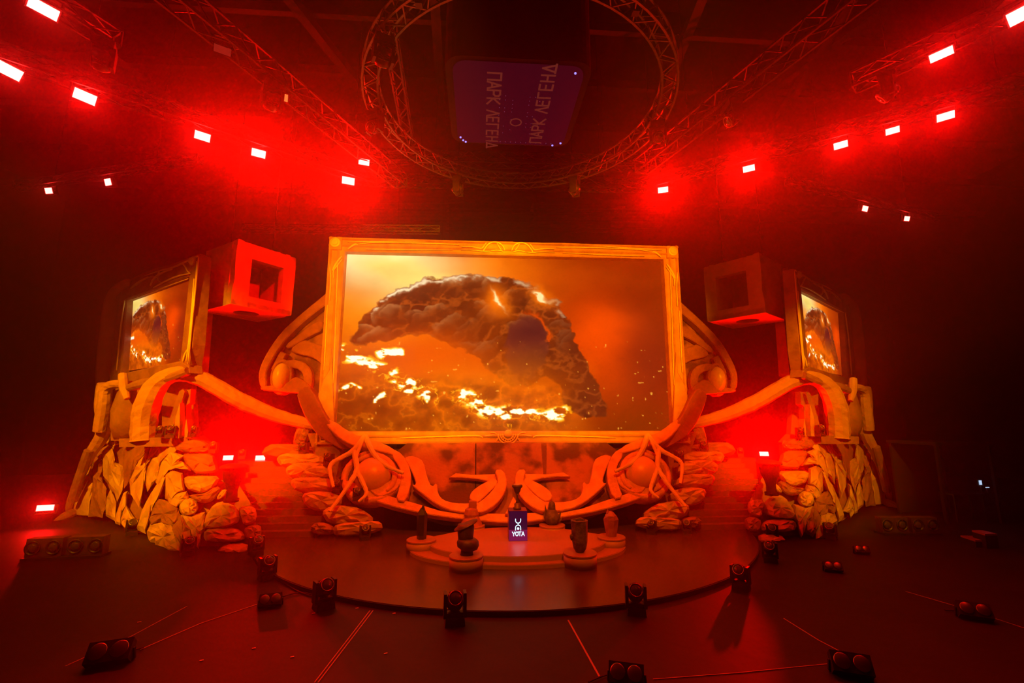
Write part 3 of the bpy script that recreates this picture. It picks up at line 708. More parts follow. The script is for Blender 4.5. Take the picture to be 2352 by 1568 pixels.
# ---- twisted vines that hang over the eyes
def vine(label, s):
    t = thing('twisted_vine', label, 'stage set', tuple(onA(800,1150,.5)*np.array([s,1,1])))
    for pts, r in (([(838,998),(813,1035),(785,1050),(755,1066),(760,1095),(766,1118)],[4,6,6,5,4,3]), ([(813,1035),(818,1060),(821,1080),(806,1105),(790,1130),(757,1174)],[6,6.5,6.5,6,5,4]),
                   ([(840,1000),(846,1020),(860,1045),(880,1066),(905,1078),(927,1086)],[5,7,6,5,4,3.5]), ([(820,1078),(829,1100),(840,1122),(843,1136),(823,1152)],[4,5.5,5,4.5,3]), ([(838,998),(828,1022),(818,1048)],[5,4,5])):
        P = smoothpts([onA(x,y,.62) for x,y in pts], 2); mb = MB()
        mb.tube(P, [q*15.6/FPX for q in resample(r,len(P))], 8, .8, .12, 3); mb.build('vine_branch', M['rocklight'], t, False, mirror=s)
    return t
vine('pale branching vine over the left domed eye', 1)
vine('pale branching vine over the right domed eye', -1)

# ---- winged arch behind the frame
def wing(label, s):
    WY = 19.75
    t = thing('carved_wing', label, 'stage set', (s*-8.6,WY,2.28))
    W = lambda x, y, d=0: aty(x, y, WY-d)
    def pc(name, pxs, d0, th, m='wingstone', it=1):
        P = smoothpts([W(x,y,d0) for x,y in pxs], it, True)
        MB().prism(P, (0,-th,0), .04).build(name, M[m], t, mirror=s)
    MB().box((-8.2,WY+.35,2.9), (1.2,.3,1.2)).build('wing_foot', M['blackmat'], t, mirror=s)
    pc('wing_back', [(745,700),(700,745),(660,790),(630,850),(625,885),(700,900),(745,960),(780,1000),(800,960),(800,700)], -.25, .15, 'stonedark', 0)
    pc('outer_band', [(760,676),(741,692),(697,728),(656,766),(627,807),(609,842),(604,866),(609,892),(624,892),(621,860),(632,835),(650,806),(672,776),(705,744),(745,713),(764,700)], 0, .45)
    pc('inner_band', [(745,735),(715,750),(690,772),(660,796),(668,804),(690,790),(715,775),(748,760)], 0, .3)
    pc('inner_band', [(628,850),(650,808),(664,815),(646,852)], 0, .3, it=0)
    pc('cross_band', [(748,795),(725,790),(700,780),(668,806),(690,815),(725,822),(750,845),(752,820)], -.02, .26)
    pc('hook_band', [(648,842),(660,830),(690,828),(712,838),(723,858),(722,885),(714,896),(700,890),(704,872),(700,856),(685,846),(660,845)], .05, .32)
    pc('socket_base', [(609,889),(640,886),(668,882),(685,866),(700,872),(720,886),(722,905),(690,904),(640,900),(609,897)], .05, .42)
    pc('lower_band', [(690,902),(716,886),(735,912),(750,945),(772,978),(800,1002),(830,1014),(800,1034),(768,1018),(735,996),(712,962),(698,930)], 1.15, .45)
    c = W(649,866,.2)
    MB().lathe([(.74,-.3),(.74,.12),(.62,.2),(.6,-.2)], 28, c, (0,-1,0), .6).build('socket_ring', M['wingstone'], t, True, mirror=s)
    MB().lathe([(.60*math.cos(a),.5*math.sin(a)) for a in np.linspace(-.3,math.pi/2-.02,9)], 24, c, (0,-1,0), .6).build('eye_dome', M['eye'], t, True, mirror=s)
    return t
wing('carved curved wing with small domed eye left of the main screen', 1)
wing('carved curved wing with small domed eye right of the main screen', -1)

# ---- stacked stones beside the apron
def stone_stack(label, s):
    t = thing('stone_stack', label, 'stage set', (s*-6.1,16.9,.112))
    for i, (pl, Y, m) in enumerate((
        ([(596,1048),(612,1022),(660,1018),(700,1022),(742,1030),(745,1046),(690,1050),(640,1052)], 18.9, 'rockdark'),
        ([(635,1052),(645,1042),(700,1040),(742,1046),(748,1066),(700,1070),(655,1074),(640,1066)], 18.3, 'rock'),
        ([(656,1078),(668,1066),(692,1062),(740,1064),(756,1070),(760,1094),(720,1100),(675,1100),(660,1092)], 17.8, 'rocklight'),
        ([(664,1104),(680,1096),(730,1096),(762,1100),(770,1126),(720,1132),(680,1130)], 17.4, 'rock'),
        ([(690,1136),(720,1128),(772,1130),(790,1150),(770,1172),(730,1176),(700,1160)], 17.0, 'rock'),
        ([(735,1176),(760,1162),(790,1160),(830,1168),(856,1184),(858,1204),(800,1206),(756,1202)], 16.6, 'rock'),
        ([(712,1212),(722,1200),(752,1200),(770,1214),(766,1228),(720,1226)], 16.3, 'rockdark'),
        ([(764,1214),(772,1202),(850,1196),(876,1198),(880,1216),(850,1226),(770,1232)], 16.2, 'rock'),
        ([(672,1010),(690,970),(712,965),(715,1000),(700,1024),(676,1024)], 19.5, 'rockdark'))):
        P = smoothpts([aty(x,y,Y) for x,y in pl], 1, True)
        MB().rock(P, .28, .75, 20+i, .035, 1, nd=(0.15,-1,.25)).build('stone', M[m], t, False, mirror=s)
    P = [aty(x,y,18.6) for x,y in ((706,995),(740,1000),(782,1038),(770,1110),(800,1170),(700,1150),(690,1080),(720,1040))]
    MB().prism(P, (0,.6,0)).build('foam_core', M['rockdark'], t, mirror=s)
    return t
stone_stack('stack of rounded foam stones between left staircase and carved apron', 1)
stone_stack('stack of rounded foam stones between right staircase and carved apron', -1)

# ------------------------------------------------------------------ side towers
TO = aty(437,840,17.3); TA = math.radians(36.0)
TU = np.array([-math.cos(TA), math.sin(TA), 0]); TN = np.array([-math.sin(TA), -math.cos(TA), 0])
def onT(px, py, d=0.0): return atp(px, py, TO+TN*d, TN)
def c5(x, y): return (130+x/3.266, 820+y/3.266)
def QY(px, py):
    base = 1270-max(0.0, 400-px)*.37
    return 15.25+max(0.0, 400-px)*.0245+max(0.0, base-py)*.0085
def Q(px, py, back=0.0): return aty(px, py, QY(px, py)+back)
FOLDS = [  # crop outlines of the sculpted rock, material
 ([(205,790),(250,725),(275,850),(272,980),(240,1190),(122,1182),(158,960)], 'rocklight', .25),
 ([(248,640),(335,640),(335,800),(332,900),(375,1000),(380,1120),(345,1205),(238,1192),(270,980),(262,760)], 'rockdark', .22),
 ([(318,640),(380,590),(440,560),(560,565),(600,600),(540,645),(440,660),(420,700),(380,650)], 'rock', .22),
 ([(328,690),(390,650),(425,690),(430,790),(500,815),(492,1000),(455,1090),(405,960),(350,890)], 'rock', .3),
 ([(368,1060),(402,990),(450,1090),(440,1230),(368,1190)], 'rock', .25),
 ([(432,1215),(500,1020),(532,1000),(524,1110),(488,1170),(474,1262),(445,1250)], 'rocklight', .25),
 ([(545,935),(575,850),(620,770),(690,680),(712,620),(800,622),(752,690),(700,740),(668,880),(640,1000),(622,1135),(560,1020)], 'rocklight', .35),
 ([(690,740),(780,640),(880,640),(905,690),(800,710),(772,830),(740,930),(680,1010),(655,930)], 'rock', .3),
 ([(470,1205),(522,1105),(572,1190),(615,1240),(545,1250),(525,1295),(482,1255)], 'rocklight', .3),
 ([(498,690),(560,615),(705,620),(690,690),(605,790),(545,940),(505,990)], 'rockdark', .25),
 ([(740,935),(770,800),(795,720),(860,703),(955,735),(915,770),(960,790),(1010,850),(900,830),(820,860),(765,960)], 'rocklight', .32),
 ([(598,1292),(640,1150),(720,1000),(800,880),(835,870),(775,1030),(712,1150),(690,1230),(665,1325)], 'rocklight', .3),
 ([(812,870),(870,850),(950,870),(960,1000),(900,1020),(850,1080),(815,1060)], 'rock', .3),
 ([(700,1120),(760,1060),(830,1080),(920,1130),(930,1200),(900,1250),(850,1270),(760,1240),(700,1260),(680,1200)], 'rockdark', .3),
 ([(680,1300),(700,1250),(800,1245),(860,1262),(920,1345),(930,1450),(850,1465),(730,1442),(690,1380)], 'rock', .38),
 ([(850,1290),(920,1190),(960,1190),(1010,1290),(1020,1400),(960,1440),(925,1400)], 'rockdark', .3),
 ([(830,1060),(900,1020),(980,1005),(1000,1060),(940,1090),(900,1130),(850,1110)], 'rock', .25),
 ([(930,1180),(1000,1185),(1110,1160),(1115,1280),(1090,1330),(1065,1440),(1025,1390),(990,1290)], 'rock', .3),
 ([(915,1130),(930,1075),(985,1052),(1045,1070),(1068,1120),(1045,1175),(985,1195),(935,1180)], 'rocklight', .4),
 ([(1085,1275),(1110,1195),(1185,1095),(1265,1080),(1355,1125),(1385,1225),(1300,1268),(1180,1290)], 'rocklight', .42),
 ([(1085,1320),(1150,1282),(1340,1275),(1410,1320),(1405,1380),(1130,1395)], 'rock', .35),
 ([(1190,1475),(1240,1402),(1440,1388),(1445,1470),(1300,1480)], 'rock', .3),
 ([(945,895),(1100,888),(1232,892),(1190,970),(1110,1025),(1000,1000),(960,960)], 'rock', .3),
 ([(990,1030),(1110,1025),(1200,960),(1240,990),(1180,1080),(1090,1100),(1010,1060)], 'rockdark', .28),
 ([(1195,1060),(1230,1000),(1278,985),(1275,1030),(1215,1070)], 'rocklight', .2),
 ([(1360,1140),(1400,1115),(1490,1120),(1503,1180),(1490,1240),(1400,1262),(1385,1200)], 'rock', .32),
 ([(1400,1290),(1440,1262),(1530,1252),(1542,1320),(1520,1370),(1425,1375)], 'rockdark', .3),
 ([(900,640),(1000,612),(1100,625),(1158,660),(1165,705),(1100,718),(950,715),(880,690)], 'rockdark', .3),
 ([(940,730),(1000,716),(1180,722),(1205,800),(1220,862),(1060,880),(1010,845),(960,790)], 'rockdark', .3),
]
def tower(label, s):
    L = 'left' if s == 1 else 'right'
    base = np.array([s*-11.5,17.5,0.0])
    t = thing('screen_tower', label, 'stage set', base)
    def ad(mb, name, m, smooth=False): return mb.build(name, M[m], t, smooth, mirror=s)
    # screen
    d = -.22
    P00, P10, P01 = onT(276,858,d), onT(424,828,d), onT(293,687,d)
    P10[2] = P00[2] = (P00[2]+P10[2])/2
    T1 = P01+(P10-P00)
    if s == 1: g = led_grid('display_panel', P00, P10, P01, 160, 90, t, M['led'])
    else:
        mx = np.array([-1,1,1]); g = led_grid('display_panel', P10*mx, P00*mx, T1*mx, 160, 90, t, M['led'])
    fr = P10-P00; ctr = (P00+T1)/2
    ad(MB().box(ctr-TN*.28, (np.linalg.norm(fr)*1.1,.5,4.2), TU, TN), 'screen_cabinet', 'blackmat')
    # frame: top, inner, bottom bars and rounded outer pillar
    def bar(name, pl, th, m='frame', bev=.05, d0=-.4, it=0):
        ad(MB().prism(smoothpts([onT(x,y,th)-TN*(th-d0) for x,y in pl], it, True), TN*(th-d0), bev), name, m)
    bar('frame_bar', [(456,584),(396,612),(366,617),(330,629),(292,647),(262,668),(270,700),(289,688),(330,673),(434,634)], .06, 'rockdark')
    bar('frame_bar', [(456,584),(434,634),(413,832),(431,840),(440,790)], .06, 'rockdark')
    bar('frame_bar', [(413,828),(431,838),(432,856),(300,890),(268,884),(276,858)], .08, 'rockdark')
    bar('frame_bar', [(289,686),(270,700),(258,780),(250,880),(272,884),(277,856)], .06, 'rockdark')
    P = smoothpts([onT(x,y,.1) for x,y in ((296,648),(268,664),(256,690),(250,730),(243,790),(238,840),(236,890))], 2)
    ad(MB().tube(P, [q*21/FPX for q in resample([8,11,13,14,14,14,12],len(P))], 10, 1.0, .03), 'outer_pillar', 'frameside', True)
    ad(MB().prism([onT(x,y,-.95) for x,y in ((459,582),(396,606),(366,613),(330,626),(291,645),(258,670),(248,700),(228,886),(300,905),(436,852))], -TN*.7), 'tower_box', 'frameside')
    for pts, r in (([(454,588),(430,599),(396,615),(368,621),(332,633)],[1.6,2.4,2.2,2,1]), ([(456,590),(449,660),(441,740),(432,836)],[1.4,2,2,1.4]), ([(286,690),(276,760),(268,850)],[1.4,2,1.4]), ([(432,640),(330,677),(292,690)],[1.0,1.6,1]), ([(446,640),(442,700),(436,770),(428,830)],[1.5,2,2,1.5]), ([(452,600),(450,650),(444,720)],[1.2,1.8,1.2]), ([(436,628),(410,633),(380,645),(352,660)],[1,2,2,1]),
                   ([(418,604),(426,612),(430,622),(437,628)],[1.4,2,1.6,1]), ([(395,618),(372,625),(352,640),(345,656)],[1.5,2.4,2.4,1.4]), ([(366,622),(360,640),(372,650)],[1.4,2.4,1.2]), ([(340,636),(318,648),(300,662)],[1.6,3,1.6]),
                   ([(432,800),(424,815),(420,830)],[1.2,2.4,1.4]), ([(352,634),(330,640),(312,656)],[1.2,2.2,1.2])):
        Pq = smoothpts([onT(x,y,.10) for x,y in pts], 1); ad(MB().tube(Pq, [q*19/FPX for q in resample(r,len(Pq))], 6), 'carved_strip', 'frame2', True)
    ad(MB().lathe([(.17,0),(.17,.08),(.13,.1),(.11,.14),(.02,.15)], 16, onT(445,600,.06), TN), 'corner_roundel', 'frame2', True)
    # roots
    def root(pts, m='root', n=10, rough=.05, flat=1.0):
        P = smoothpts([aty(x,y,Y) for x,y,Y,r in pts], 2); R = resample([r*Y/FPX for x,y,Y,r in pts], len(P))
        ad(MB().tube(P, R, n, flat, rough, 5), 'root', m)
    root([(330,1012,17.6,24),(332,960,17.6,24),(342,915,17.5,24),(362,878,17.5,21),(396,858,17.5,17),(430,858,17.6,17),(470,872,17.8,17),(520,902,18.1,17),(560,924,18.4,17),(610,946,18.8,15),(660,962,19.1,13),(705,972,19.3,11),(735,980,19.4,8)])
    root([(240,880,19.6,12),(236,930,19.8,15),(244,960,19.8,17),(238,1000,19.9,13),(208,1040,20.2,10),(186,1090,20.6,8),(166,1140,20.9,7),(156,1172,21.0,4)])
    root([(300,884,18.6,9),(262,880,19.2,9),(240,892,19.4,11),(238,930,19.4,12),(228,990,19.6,11)])
    root([(282,860,18.4,8),(284,890,18.2,9),(292,916,18.1,5)])
    root([(432,852,17.2,9),(380,872,17.4,10),(330,880,17.7,11),(298,890,18.2,8)], 'rockdark')
    root([(168,1178,20.9,9),(150,1186,20.6,10),(128,1200,20.2,6)], 'rockdark')
    root([(204,1034,19.9,8),(178,1110,20.3,9),(168,1150,20.5,8)], 'rockdark')
    # column and wall under the screen
    cpt = aty(300,1005,19.2)
    ad(MB().lathe([(.5,0),(.68,.5),(.72,1.1),(.62,1.8),(.4,2.2)], 14, (cpt[0],cpt[1],aty(300,1008,19.2)[2]), (0,0,1), 1, .03), 'barrel_column', 'rockdark', True)
    ad(MB().prism([aty(x,y,19.9) for x,y in ((254,885),(345,875),(350,1012),(254,1012))], (0,.8,0)), 'rear_panel', 'rockdark')
    ad(MB().prism([aty(x,y,19.6) for x,y in ((372,885),(395,862),(440,862),(448,1000),(372,1000))], (0,.3,0)), 'rear_panel', 'rockdark')
    # core and rocks
    core = [(250,1015),(330,1004),(400,1006),(482,1016),(498,1070),(548,1112),(586,1170),(590,1262),(430,1264),(330,1232),(246,1180),(205,1170),(205,1120)]
    ad(MB().prism([Q(x,y,.55) for x,y in core], (-.95,1.3,0)), 'foam_core', 'rockdark')
    for i, (pl, m, dp) in enumerate(FOLDS):
        pp = [c5(x,y) for x,y in pl]; P = smoothpts([Q(x,y,.12) for x,y in pp], 1 if i > 17 else 0, True)
        ad(MB().rock(P, dp, .8, 100+i, .03, 2 if i <= 17 else 1), 'rock', m)
    # deck and twin fangs
    ad(MB().prism([aty(x,y,18.6) for x,y in ((330,1004),(470,1000),(490,1020),(330,1022))], (0,-1.2,0)), 'deck_slab', 'rockdark')
    for pl, Y, m in (([(386,976),(400,930),(412,898),(420,893),(424,899),(412,940),(398,978)],17.3,'rockdark'), ([(396,1006),(404,955),(413,925),(413,970),(411,1006)],17.2,'rock'), ([(414,1006),(414,930),(418,900),(438,893),(436,925),(428,930),(424,1003)],17.5,'rockdark'), ([(424,1004),(424,985),(428,962),(432,990),(430,1004)],17.3,'rock'),
                     ([(432,1004),(434,985),(442,1004)],17.4,'root')):
        ad(MB().prism([aty(x,y,Y) for x,y in pl], (0,.35,0), .04), 'fang', m)
    return t
tower('left rock tower with roots carrying an outward-turned video screen', 1)
tower('right rock tower with roots carrying an outward-turned video screen', -1)

# urns on the stair side
def urn(label, s):
    p = aty(531,1152,15.9)*np.array([s,1,1])
    t = thing('urn_pedestal', label, 'urn', (p[0],p[1],p[2]))
    k = 15.9/FPX
    MB().lathe([(14*k,0),(15*k,6*k),(11*k,8*k),(10*k,22*k),(13*k,34*k),(19*k,46*k),(22*k,66*k),(22*k,69*k)], 20, p).build('bowl', M['blackmat'], t, True)
    MB().lathe([(22*k,69*k),(28*k,70*k),(27*k,74*k),(16*k,78*k),(4*k,78.5*k)], 20, p).build('rim', M['relic'], t, True)
    return t
urn('black goblet-shaped urn on the left tower rocks beside the stairs', 1)
urn('black goblet-shaped urn on the right tower rocks beside the stairs', -1)

# ------------------------------------------------------------------ hanging stone cubes
def hang_cube(label, s):
    zb = 8.4; n_ = np.array([-10.86,18.0]); i_ = np.array([-9.40,20.05]); e = i_-n_; ln = np.linalg.norm(e); e = e/ln; q = np.array([-e[1],e[0]]); side = 2.5
    E = np.array([e[0],e[1],0]); K = np.array([q[0],q[1],0]); Z = np.array([0,0,1.0])
    O = np.array([n_[0],n_[1],zb]); ctr = O+E*side/2+K*side/2
    t = thing('hanging_stone_cube', label, 'stage set', ctr*np.array([s,1,1]))
    r = random.Random(3)
    H = 2.65; a, b, c_, d = .62, side-.5, .45, H-.62         # window in the front face
    # front face as four rough slabs round the window
    def slab(x0,x1,z0,z1,name='front_slab'):
        P = []
        for (xa,za),(xb,zb_) in (((x0,z0),(x1,z0)),((x1,z0),(x1,z1)),((x1,z1),(x0,z1)),((x0,z1),(x0,z0))):
            for k in range(5):
                x = xa+(xb-xa)*k/5; z = za+(zb_-za)*k/5
                j = .045 if (x < .02 or x > side-.02 or z > H-.02) else 0
                P.append(O+E*(x+r.uniform(-j,j))+Z*(z+r.uniform(-j,j)))
        MB().prism(P, -K*-.35).build(name, M['cube'], t, mirror=s)
    slab(0,a,0,H); slab(b,side,0,H); slab(a,b,0,c_); slab(a,b,d,H)
    MB().box(O+E*side/2+K*(side-.1)+Z*H/2, (side,.2,H), E, K).build('rear_wall', M['cube'], t, mirror=s)
    for x in (.12, side-.12): MB().box(O+E*x+K*side/2+Z*H/2, (.24,side-.75,H), E, K).build('side_wall', M['cube'], t, mirror=s)
    MB().box(ctr+Z*(H-.1), (side-.02,side-.02,.2), E, K).build('top_slab', M['cube'], t, mirror=s)
    # base with round vent
    mb = MB(); n = 32; base = ctr+Z*.02
    ring = [base+E*.48*math.cos(2*math.pi*k/n)+K*.48*math.sin(2*math.pi*k/n) for k in range(n)]
    sq = []
    for k in range(n):
        cs, sn = math.cos(2*math.pi*k/n), math.sin(2*math.pi*k/n); m_ = side/2/max(abs(cs),abs(sn)); sq.append(base+E*cs*m_+K*sn*m_)
    vs = ring+sq+[v+Z*.2 for v in ring]+[v+Z*.2 for v in sq]
    fs = [(k,(k+1)%n,n+(k+1)%n,n+k) for k in range(n)]+[(2*n+k,3*n+k,3*n+(k+1)%n,2*n+(k+1)%n) for k in range(n)]+[(k,2*n+k,2*n+(k+1)%n,(k+1)%n) for k in range(n)]+[(n+k,n+(k+1)%n,3*n+(k+1)%n,3*n+k) for k in range(n)]
    mb.add(vs, fs); mb.build('base_slab', M['cube'], t, mirror=s)
    MB().lathe([(.47,0),(.47,.1)], 24, base+Z*.12).build('vent_cover', M['hollow'], t, mirror=s)
    MB().box(ctr+K*.3+Z*H/2, (1.2,.1,1.6), E, K).build('inner_panel', M['rockdark'], t, mirror=s)
    for dx in (-.9,.9): MB().bar(ctr+E*dx+Z*H, ctr+E*dx+Z*9.4, .015).build('hanging_cable', M['cable'], t, mirror=s)
    return t
hang_cube('red-lit hollow stone cube hanging left of the main screen', 1)
hang_cube('dim hollow stone cube hanging right of the main screen', -1)

# ------------------------------------------------------------------ podium with display pedestals
def ell(cx_, cy_, rx, ry, z, n=96): return [(cx_+rx*math.cos(2*math.pi*k/n), cy_+ry*math.sin(2*math.pi*k/n), z) for k in range(n)]
pod = thing('podium', 'two-tier oval podium with glossy red-brown top in the stage centre', 'podium', (.06,14.15,.112))
MB().prism(ell(.08,14.62,3.27,1.99,.112), (0,0,.095)).build('lower_tier', M['podside'], pod)
MB().prism(ell(.08,14.62,3.25,1.97,.207), (0,0,.012)).build('lower_tier_top', M['podium'], pod)
MB().prism(ell(.06,14.53,2.66,1.67,.219), (0,0,.135)).build('upper_tier', M['podside'], pod)
MB().prism(ell(.06,14.53,2.64,1.65,.354), (0,0,.012)).build('upper_tier_top', M['podium'], pod)
PED = {'fl': (1071,1273,.46,36,.10), 'fr': (1332,1267,.46,36,.10), 'l': (968,1237,.46,31,.10), 'r': (1404,1231,.46,30,.10), 'bl': (1084,1204,.46,28,.10), 'br': (1268,1204,.46,28,.10)}
PN = {'fl': 'front left pedestal at the podium edge under the helmet-like relic', 'fr': 'front right pedestal at the podium edge under the dark stump relic', 'l': 'low pedestal left of the podium under the black crystal',
      'r': 'low pedestal right of the podium under the red crystal', 'bl': 'rear left pedestal behind the podium under the hooded relic', 'br': 'rear right pedestal behind the podium under the crown-like relic'}
PP = {}
for k, (px,py,zt,rpx,_) in PED.items():
    p = atz(px,py,zt); r = rpx*p[1]/FPX; PP[k] = (p, r)
    t = thing('display_pedestal', 'round '+PN[k], 'pedestal', (p[0],p[1],.112), 'pedestals round the podium')
    MB().lathe([(r,.112),(r,zt-.05)], 32, (p[0],p[1],0)).build('drum', M['podside'], t, True)
    MB().lathe([(r*1.02,zt-.05),(r*1.02,zt-.012),(r*.99,zt)], 32, (p[0],p[1],0)).build('cap', M['podium'], t)

# lit sign box
bp = atz(1190,1242,.367); bw, bh = .56, .86
sg = thing('sign_box', 'dark purple box with white glowing emblem and letters in the podium centre', 'sign', (bp[0],bp[1]+bw/2,.367))
bc = np.array([bp[0],bp[1]+bw/2,.367+bh/2])
MB().box(bc, (bw,bw,bh)).build('box_body', mat('sign_box_lacquer', (.10,.02,.07), .3), sg)
MB().box((bc[0],bp[1]-.006,.367+bh*.69), (bw*.98,.012,bh*.60)).build('sign_panel', emitter('panel_purple', (.040,.001,.022), 1.0), sg)
MB().box((bc[0],bp[1]-.006,.367+bh*.19), (bw*.98,.012,bh*.36)).build('sign_panel', emitter('magenta_reflection_glow', (.20,.006,.065), 1.0), sg)  # magenta reflection on the lower box front, put in as emission
k_ = 13.9/FPX; fy = bp[1]-.02
def semb(cx_, cz, r, a0, a1, rr, name):
    mb = MB(); mb.tube([(cx_+r*math.cos(a), fy, cz+r*math.sin(a)) for a in np.linspace(a0,a1,16)], rr, 8, .5, up=(0,0,1)); mb.build(name, M['signwhite'], sg)
cz0 = aty(1190,1204,fy)[2]
semb(bc[0], cz0+.115, .078, math.pi, 2*math.pi, .026, 'emblem_stroke'); semb(bc[0], cz0-.095, .078, 0, math.pi, .026, 'emblem_stroke')
for sx in (-1,1):
    MB().bar((bc[0]+sx*.078,fy,cz0-.165), (bc[0]+sx*.078,fy,cz0-.09), .024,.012).build('emblem_stroke', M['signwhite'], sg)
    MB().bar((bc[0]+sx*.078,fy,cz0+.11), (bc[0]+sx*.078,fy,cz0+.165), .024,.012).build('emblem_stroke', M['signwhite'], sg)
MB().bar((bc[0],fy,cz0-.03), (bc[0],fy,cz0+.05), .03, .012).build('emblem_stroke', M['signwhite'], sg)
MB().lathe([(.036,0),(.036,.012)], 16, (bc[0],fy+.004,cz0-.118), (0,-1,0)).build('emblem_dot', M['signwhite'], sg)
x0 = bc[0]-.175; zl = aty(1190,1230,fy)[2]
for i, ch in enumerate('YOTA'):
    mb = MB(); lettering(mb, ch, (x0+i*.094,fy,zl), (1,0,0), (0,0,1), .11, .01, stroke=.10); mb.build('letter', M['signwhite'], sg)
# trophy on the box
tp = np.array([bc[0],bc[1],.367+bh]); u_ = 14.2/FPX
tr = thing('trophy_cup', 'dark trophy cup with flared top standing on the sign box', 'trophy', tp)
MB().lathe([(9*u_,0),(9*u_,4*u_),(7*u_,5*u_),(7*u_,12*u_),(4*u_,14*u_)], 20, tp).build('plinth', M['relic'], tr, True)
MB().lathe([(4*u_,14*u_),(2.4*u_,18*u_),(2.2*u_,30*u_),(3.6*u_,34*u_)], 16, tp).build('stem', M['relic'], tr, True)
MB().lathe([(3.6*u_,34*u_),(7*u_,39*u_),(8.5*u_,45*u_),(12*u_,49*u_),(12.4*u_,52*u_),(10*u_,54*u_)], 24, tp).build('bowl', M['relic'], tr, True)
MB().lathe([(10*u_,54*u_),(8*u_,55*u_),(2*u_,55.5*u_)], 20, tp).build('bowl_lid', mat('trophy_gold', (.7,.45,.15), .35, .8), tr, True)

# relics
def relic(name, label, key, dz=0.0):
    p, r = PP[key]; return thing(name, label, 'relic', (p[0],p[1],p[2])), np.array(p), p[1]/FPX
t, p, k = relic('crystal_obelisk', 'tall black pointed crystal on the low left pedestal', 'l')
MB().lathe([(10*k,0),(11*k,20*k),(11.5*k,50*k),(3*k,64*k)], 6, p, sq=.9).build('crystal_shaft', M['crystal'], t); MB().lathe([(8*k,50*k),(2*k,68*k),(.3*k,70*k)], 6, p+np.array([1.5*k,0,0])).build('crystal_tip', M['crystal'], t)
t, p, k = relic('faceted_crystal', 'chunky faceted red crystal on the low right pedestal', 'r')
MB().lathe([(11*k,0),(13*k,18*k),(16*k,36*k),(14*k,44*k),(5*k,52*k)], 7, p, rough=.12, seed=3).build('crystal_body', M['redcrystal'], t); MB().lathe([(5*k,38*k),(4*k,50*k),(.4*k,57*k)], 5, p+np.array([-6*k,0,0])).build('crystal_peak', M['redcrystal'], t)
t, p, k = relic('stump_relic', 'dark stump-shaped relic tapering down on the front right pedestal', 'fr')
MB().lathe([(9*k,0),(14*k,8*k),(17*k,22*k),(18*k,40*k),(18.5*k,60*k),(19*k,66*k),(14*k,67*k),(13*k,60*k)], 14, p, rough=.04, seed=5).build('stump_body', M['relicgrey'], t)
MB().lathe([(2*k,-5*k),(4*k,0),(4*k,5*k),(2*k,8*k)], 8, p+np.array([-18*k,-2*k,30*k]), (0,0,1), rough=.1).build('stump_knot', M['relicgrey'], t)
mb = MB(); mb.tube([p+np.array([-8*k,0,67*k]), p+np.array([2*k,0,69*k]), p+np.array([9*k,0,67*k])], [2.5*k,3*k,2*k], 6); mb.build('stump_lip', M['relicgrey'], t)
t, p, k = relic('helmet_relic', 'dark helmet-like relic with slanted brim on the front left pedestal', 'fl')
MB().lathe([(14*k,0),(13*k,6*k),(12*k,12*k)], 16, p+np.array([1*k,0,0])).build('relic_foot', M['relic'], t, True)
MB().lathe([(12*k,8*k),(22*k,14*k),(24.5*k,22*k),(22*k,30*k),(16*k,34*k)], 20, p, (.15,0,1)).build('relic_belly', M['relic'], t, True)
MB().lathe([(15*k,24*k),(17*k,40*k),(18.5*k,56*k),(17*k,62*k)], 16, p+np.array([-2*k,0,0])).build('relic_body', M['relic'], t, True)
MB().lathe([(14*k,-2*k),(27*k,-1*k),(27*k,1*k),(14*k,4*k)], 22, p+np.array([-2*k,0,60*k]), (-.42,-.1,1), .75).build('relic_brim', M['relic'], t, True)
t, p, k = relic('hooded_relic', 'reddish hooded relic with square chimney top on the rear left pedestal', 'bl')
MB().lathe([(24*k,0),(22*k,6*k),(17*k,14*k),(13*k,22*k),(9*k,28*k)], 14, p, rough=.06, seed=2).build('relic_skirt', M['redcrystal'], t)
MB().lathe([(15*k,14*k),(17*k,22*k),(14*k,32*k),(8*k,36*k)], 12, p+np.array([-1*k,0,0]), rough=.05).build('relic_hood', M['redcrystal'], t)
MB().box(p+np.array([1*k,0,38*k]), (17*k,15*k,22*k)).build('relic_chimney', M['redcrystal'], t)
t, p, k = relic('crown_relic', 'bulbous crown-like relic with spikes on the rear right pedestal', 'br')
MB().lathe([(9*k,0),(15*k,7*k),(17*k,16*k),(13*k,26*k),(8*k,32*k)], 14, p).build('relic_bulb', M['relicgrey'], t, True)
MB().lathe([(8*k,22*k),(8*k,40*k),(6.5*k,46*k),(2*k,49*k)], 12, p).build('relic_pillar', M['relicgrey'], t, True)
for dx, dy, h, lean in ((-13,0,42,-2),(16,0,28,5),(-8,-9,24,-2),(9,-9,24,3),(19,2,14,5),(-15,3,26,-3)):
    mb = MB(); mb.tube([p+np.array([dx*k*.7,dy*k,6*k]), p+np.array([dx*k,dy*k,h*k*.6]), p+np.array([(dx+lean)*k,dy*k,h*k])], [4*k,3*k,.4*k], 6); mb.build('relic_spike', M['relicgrey'], t)

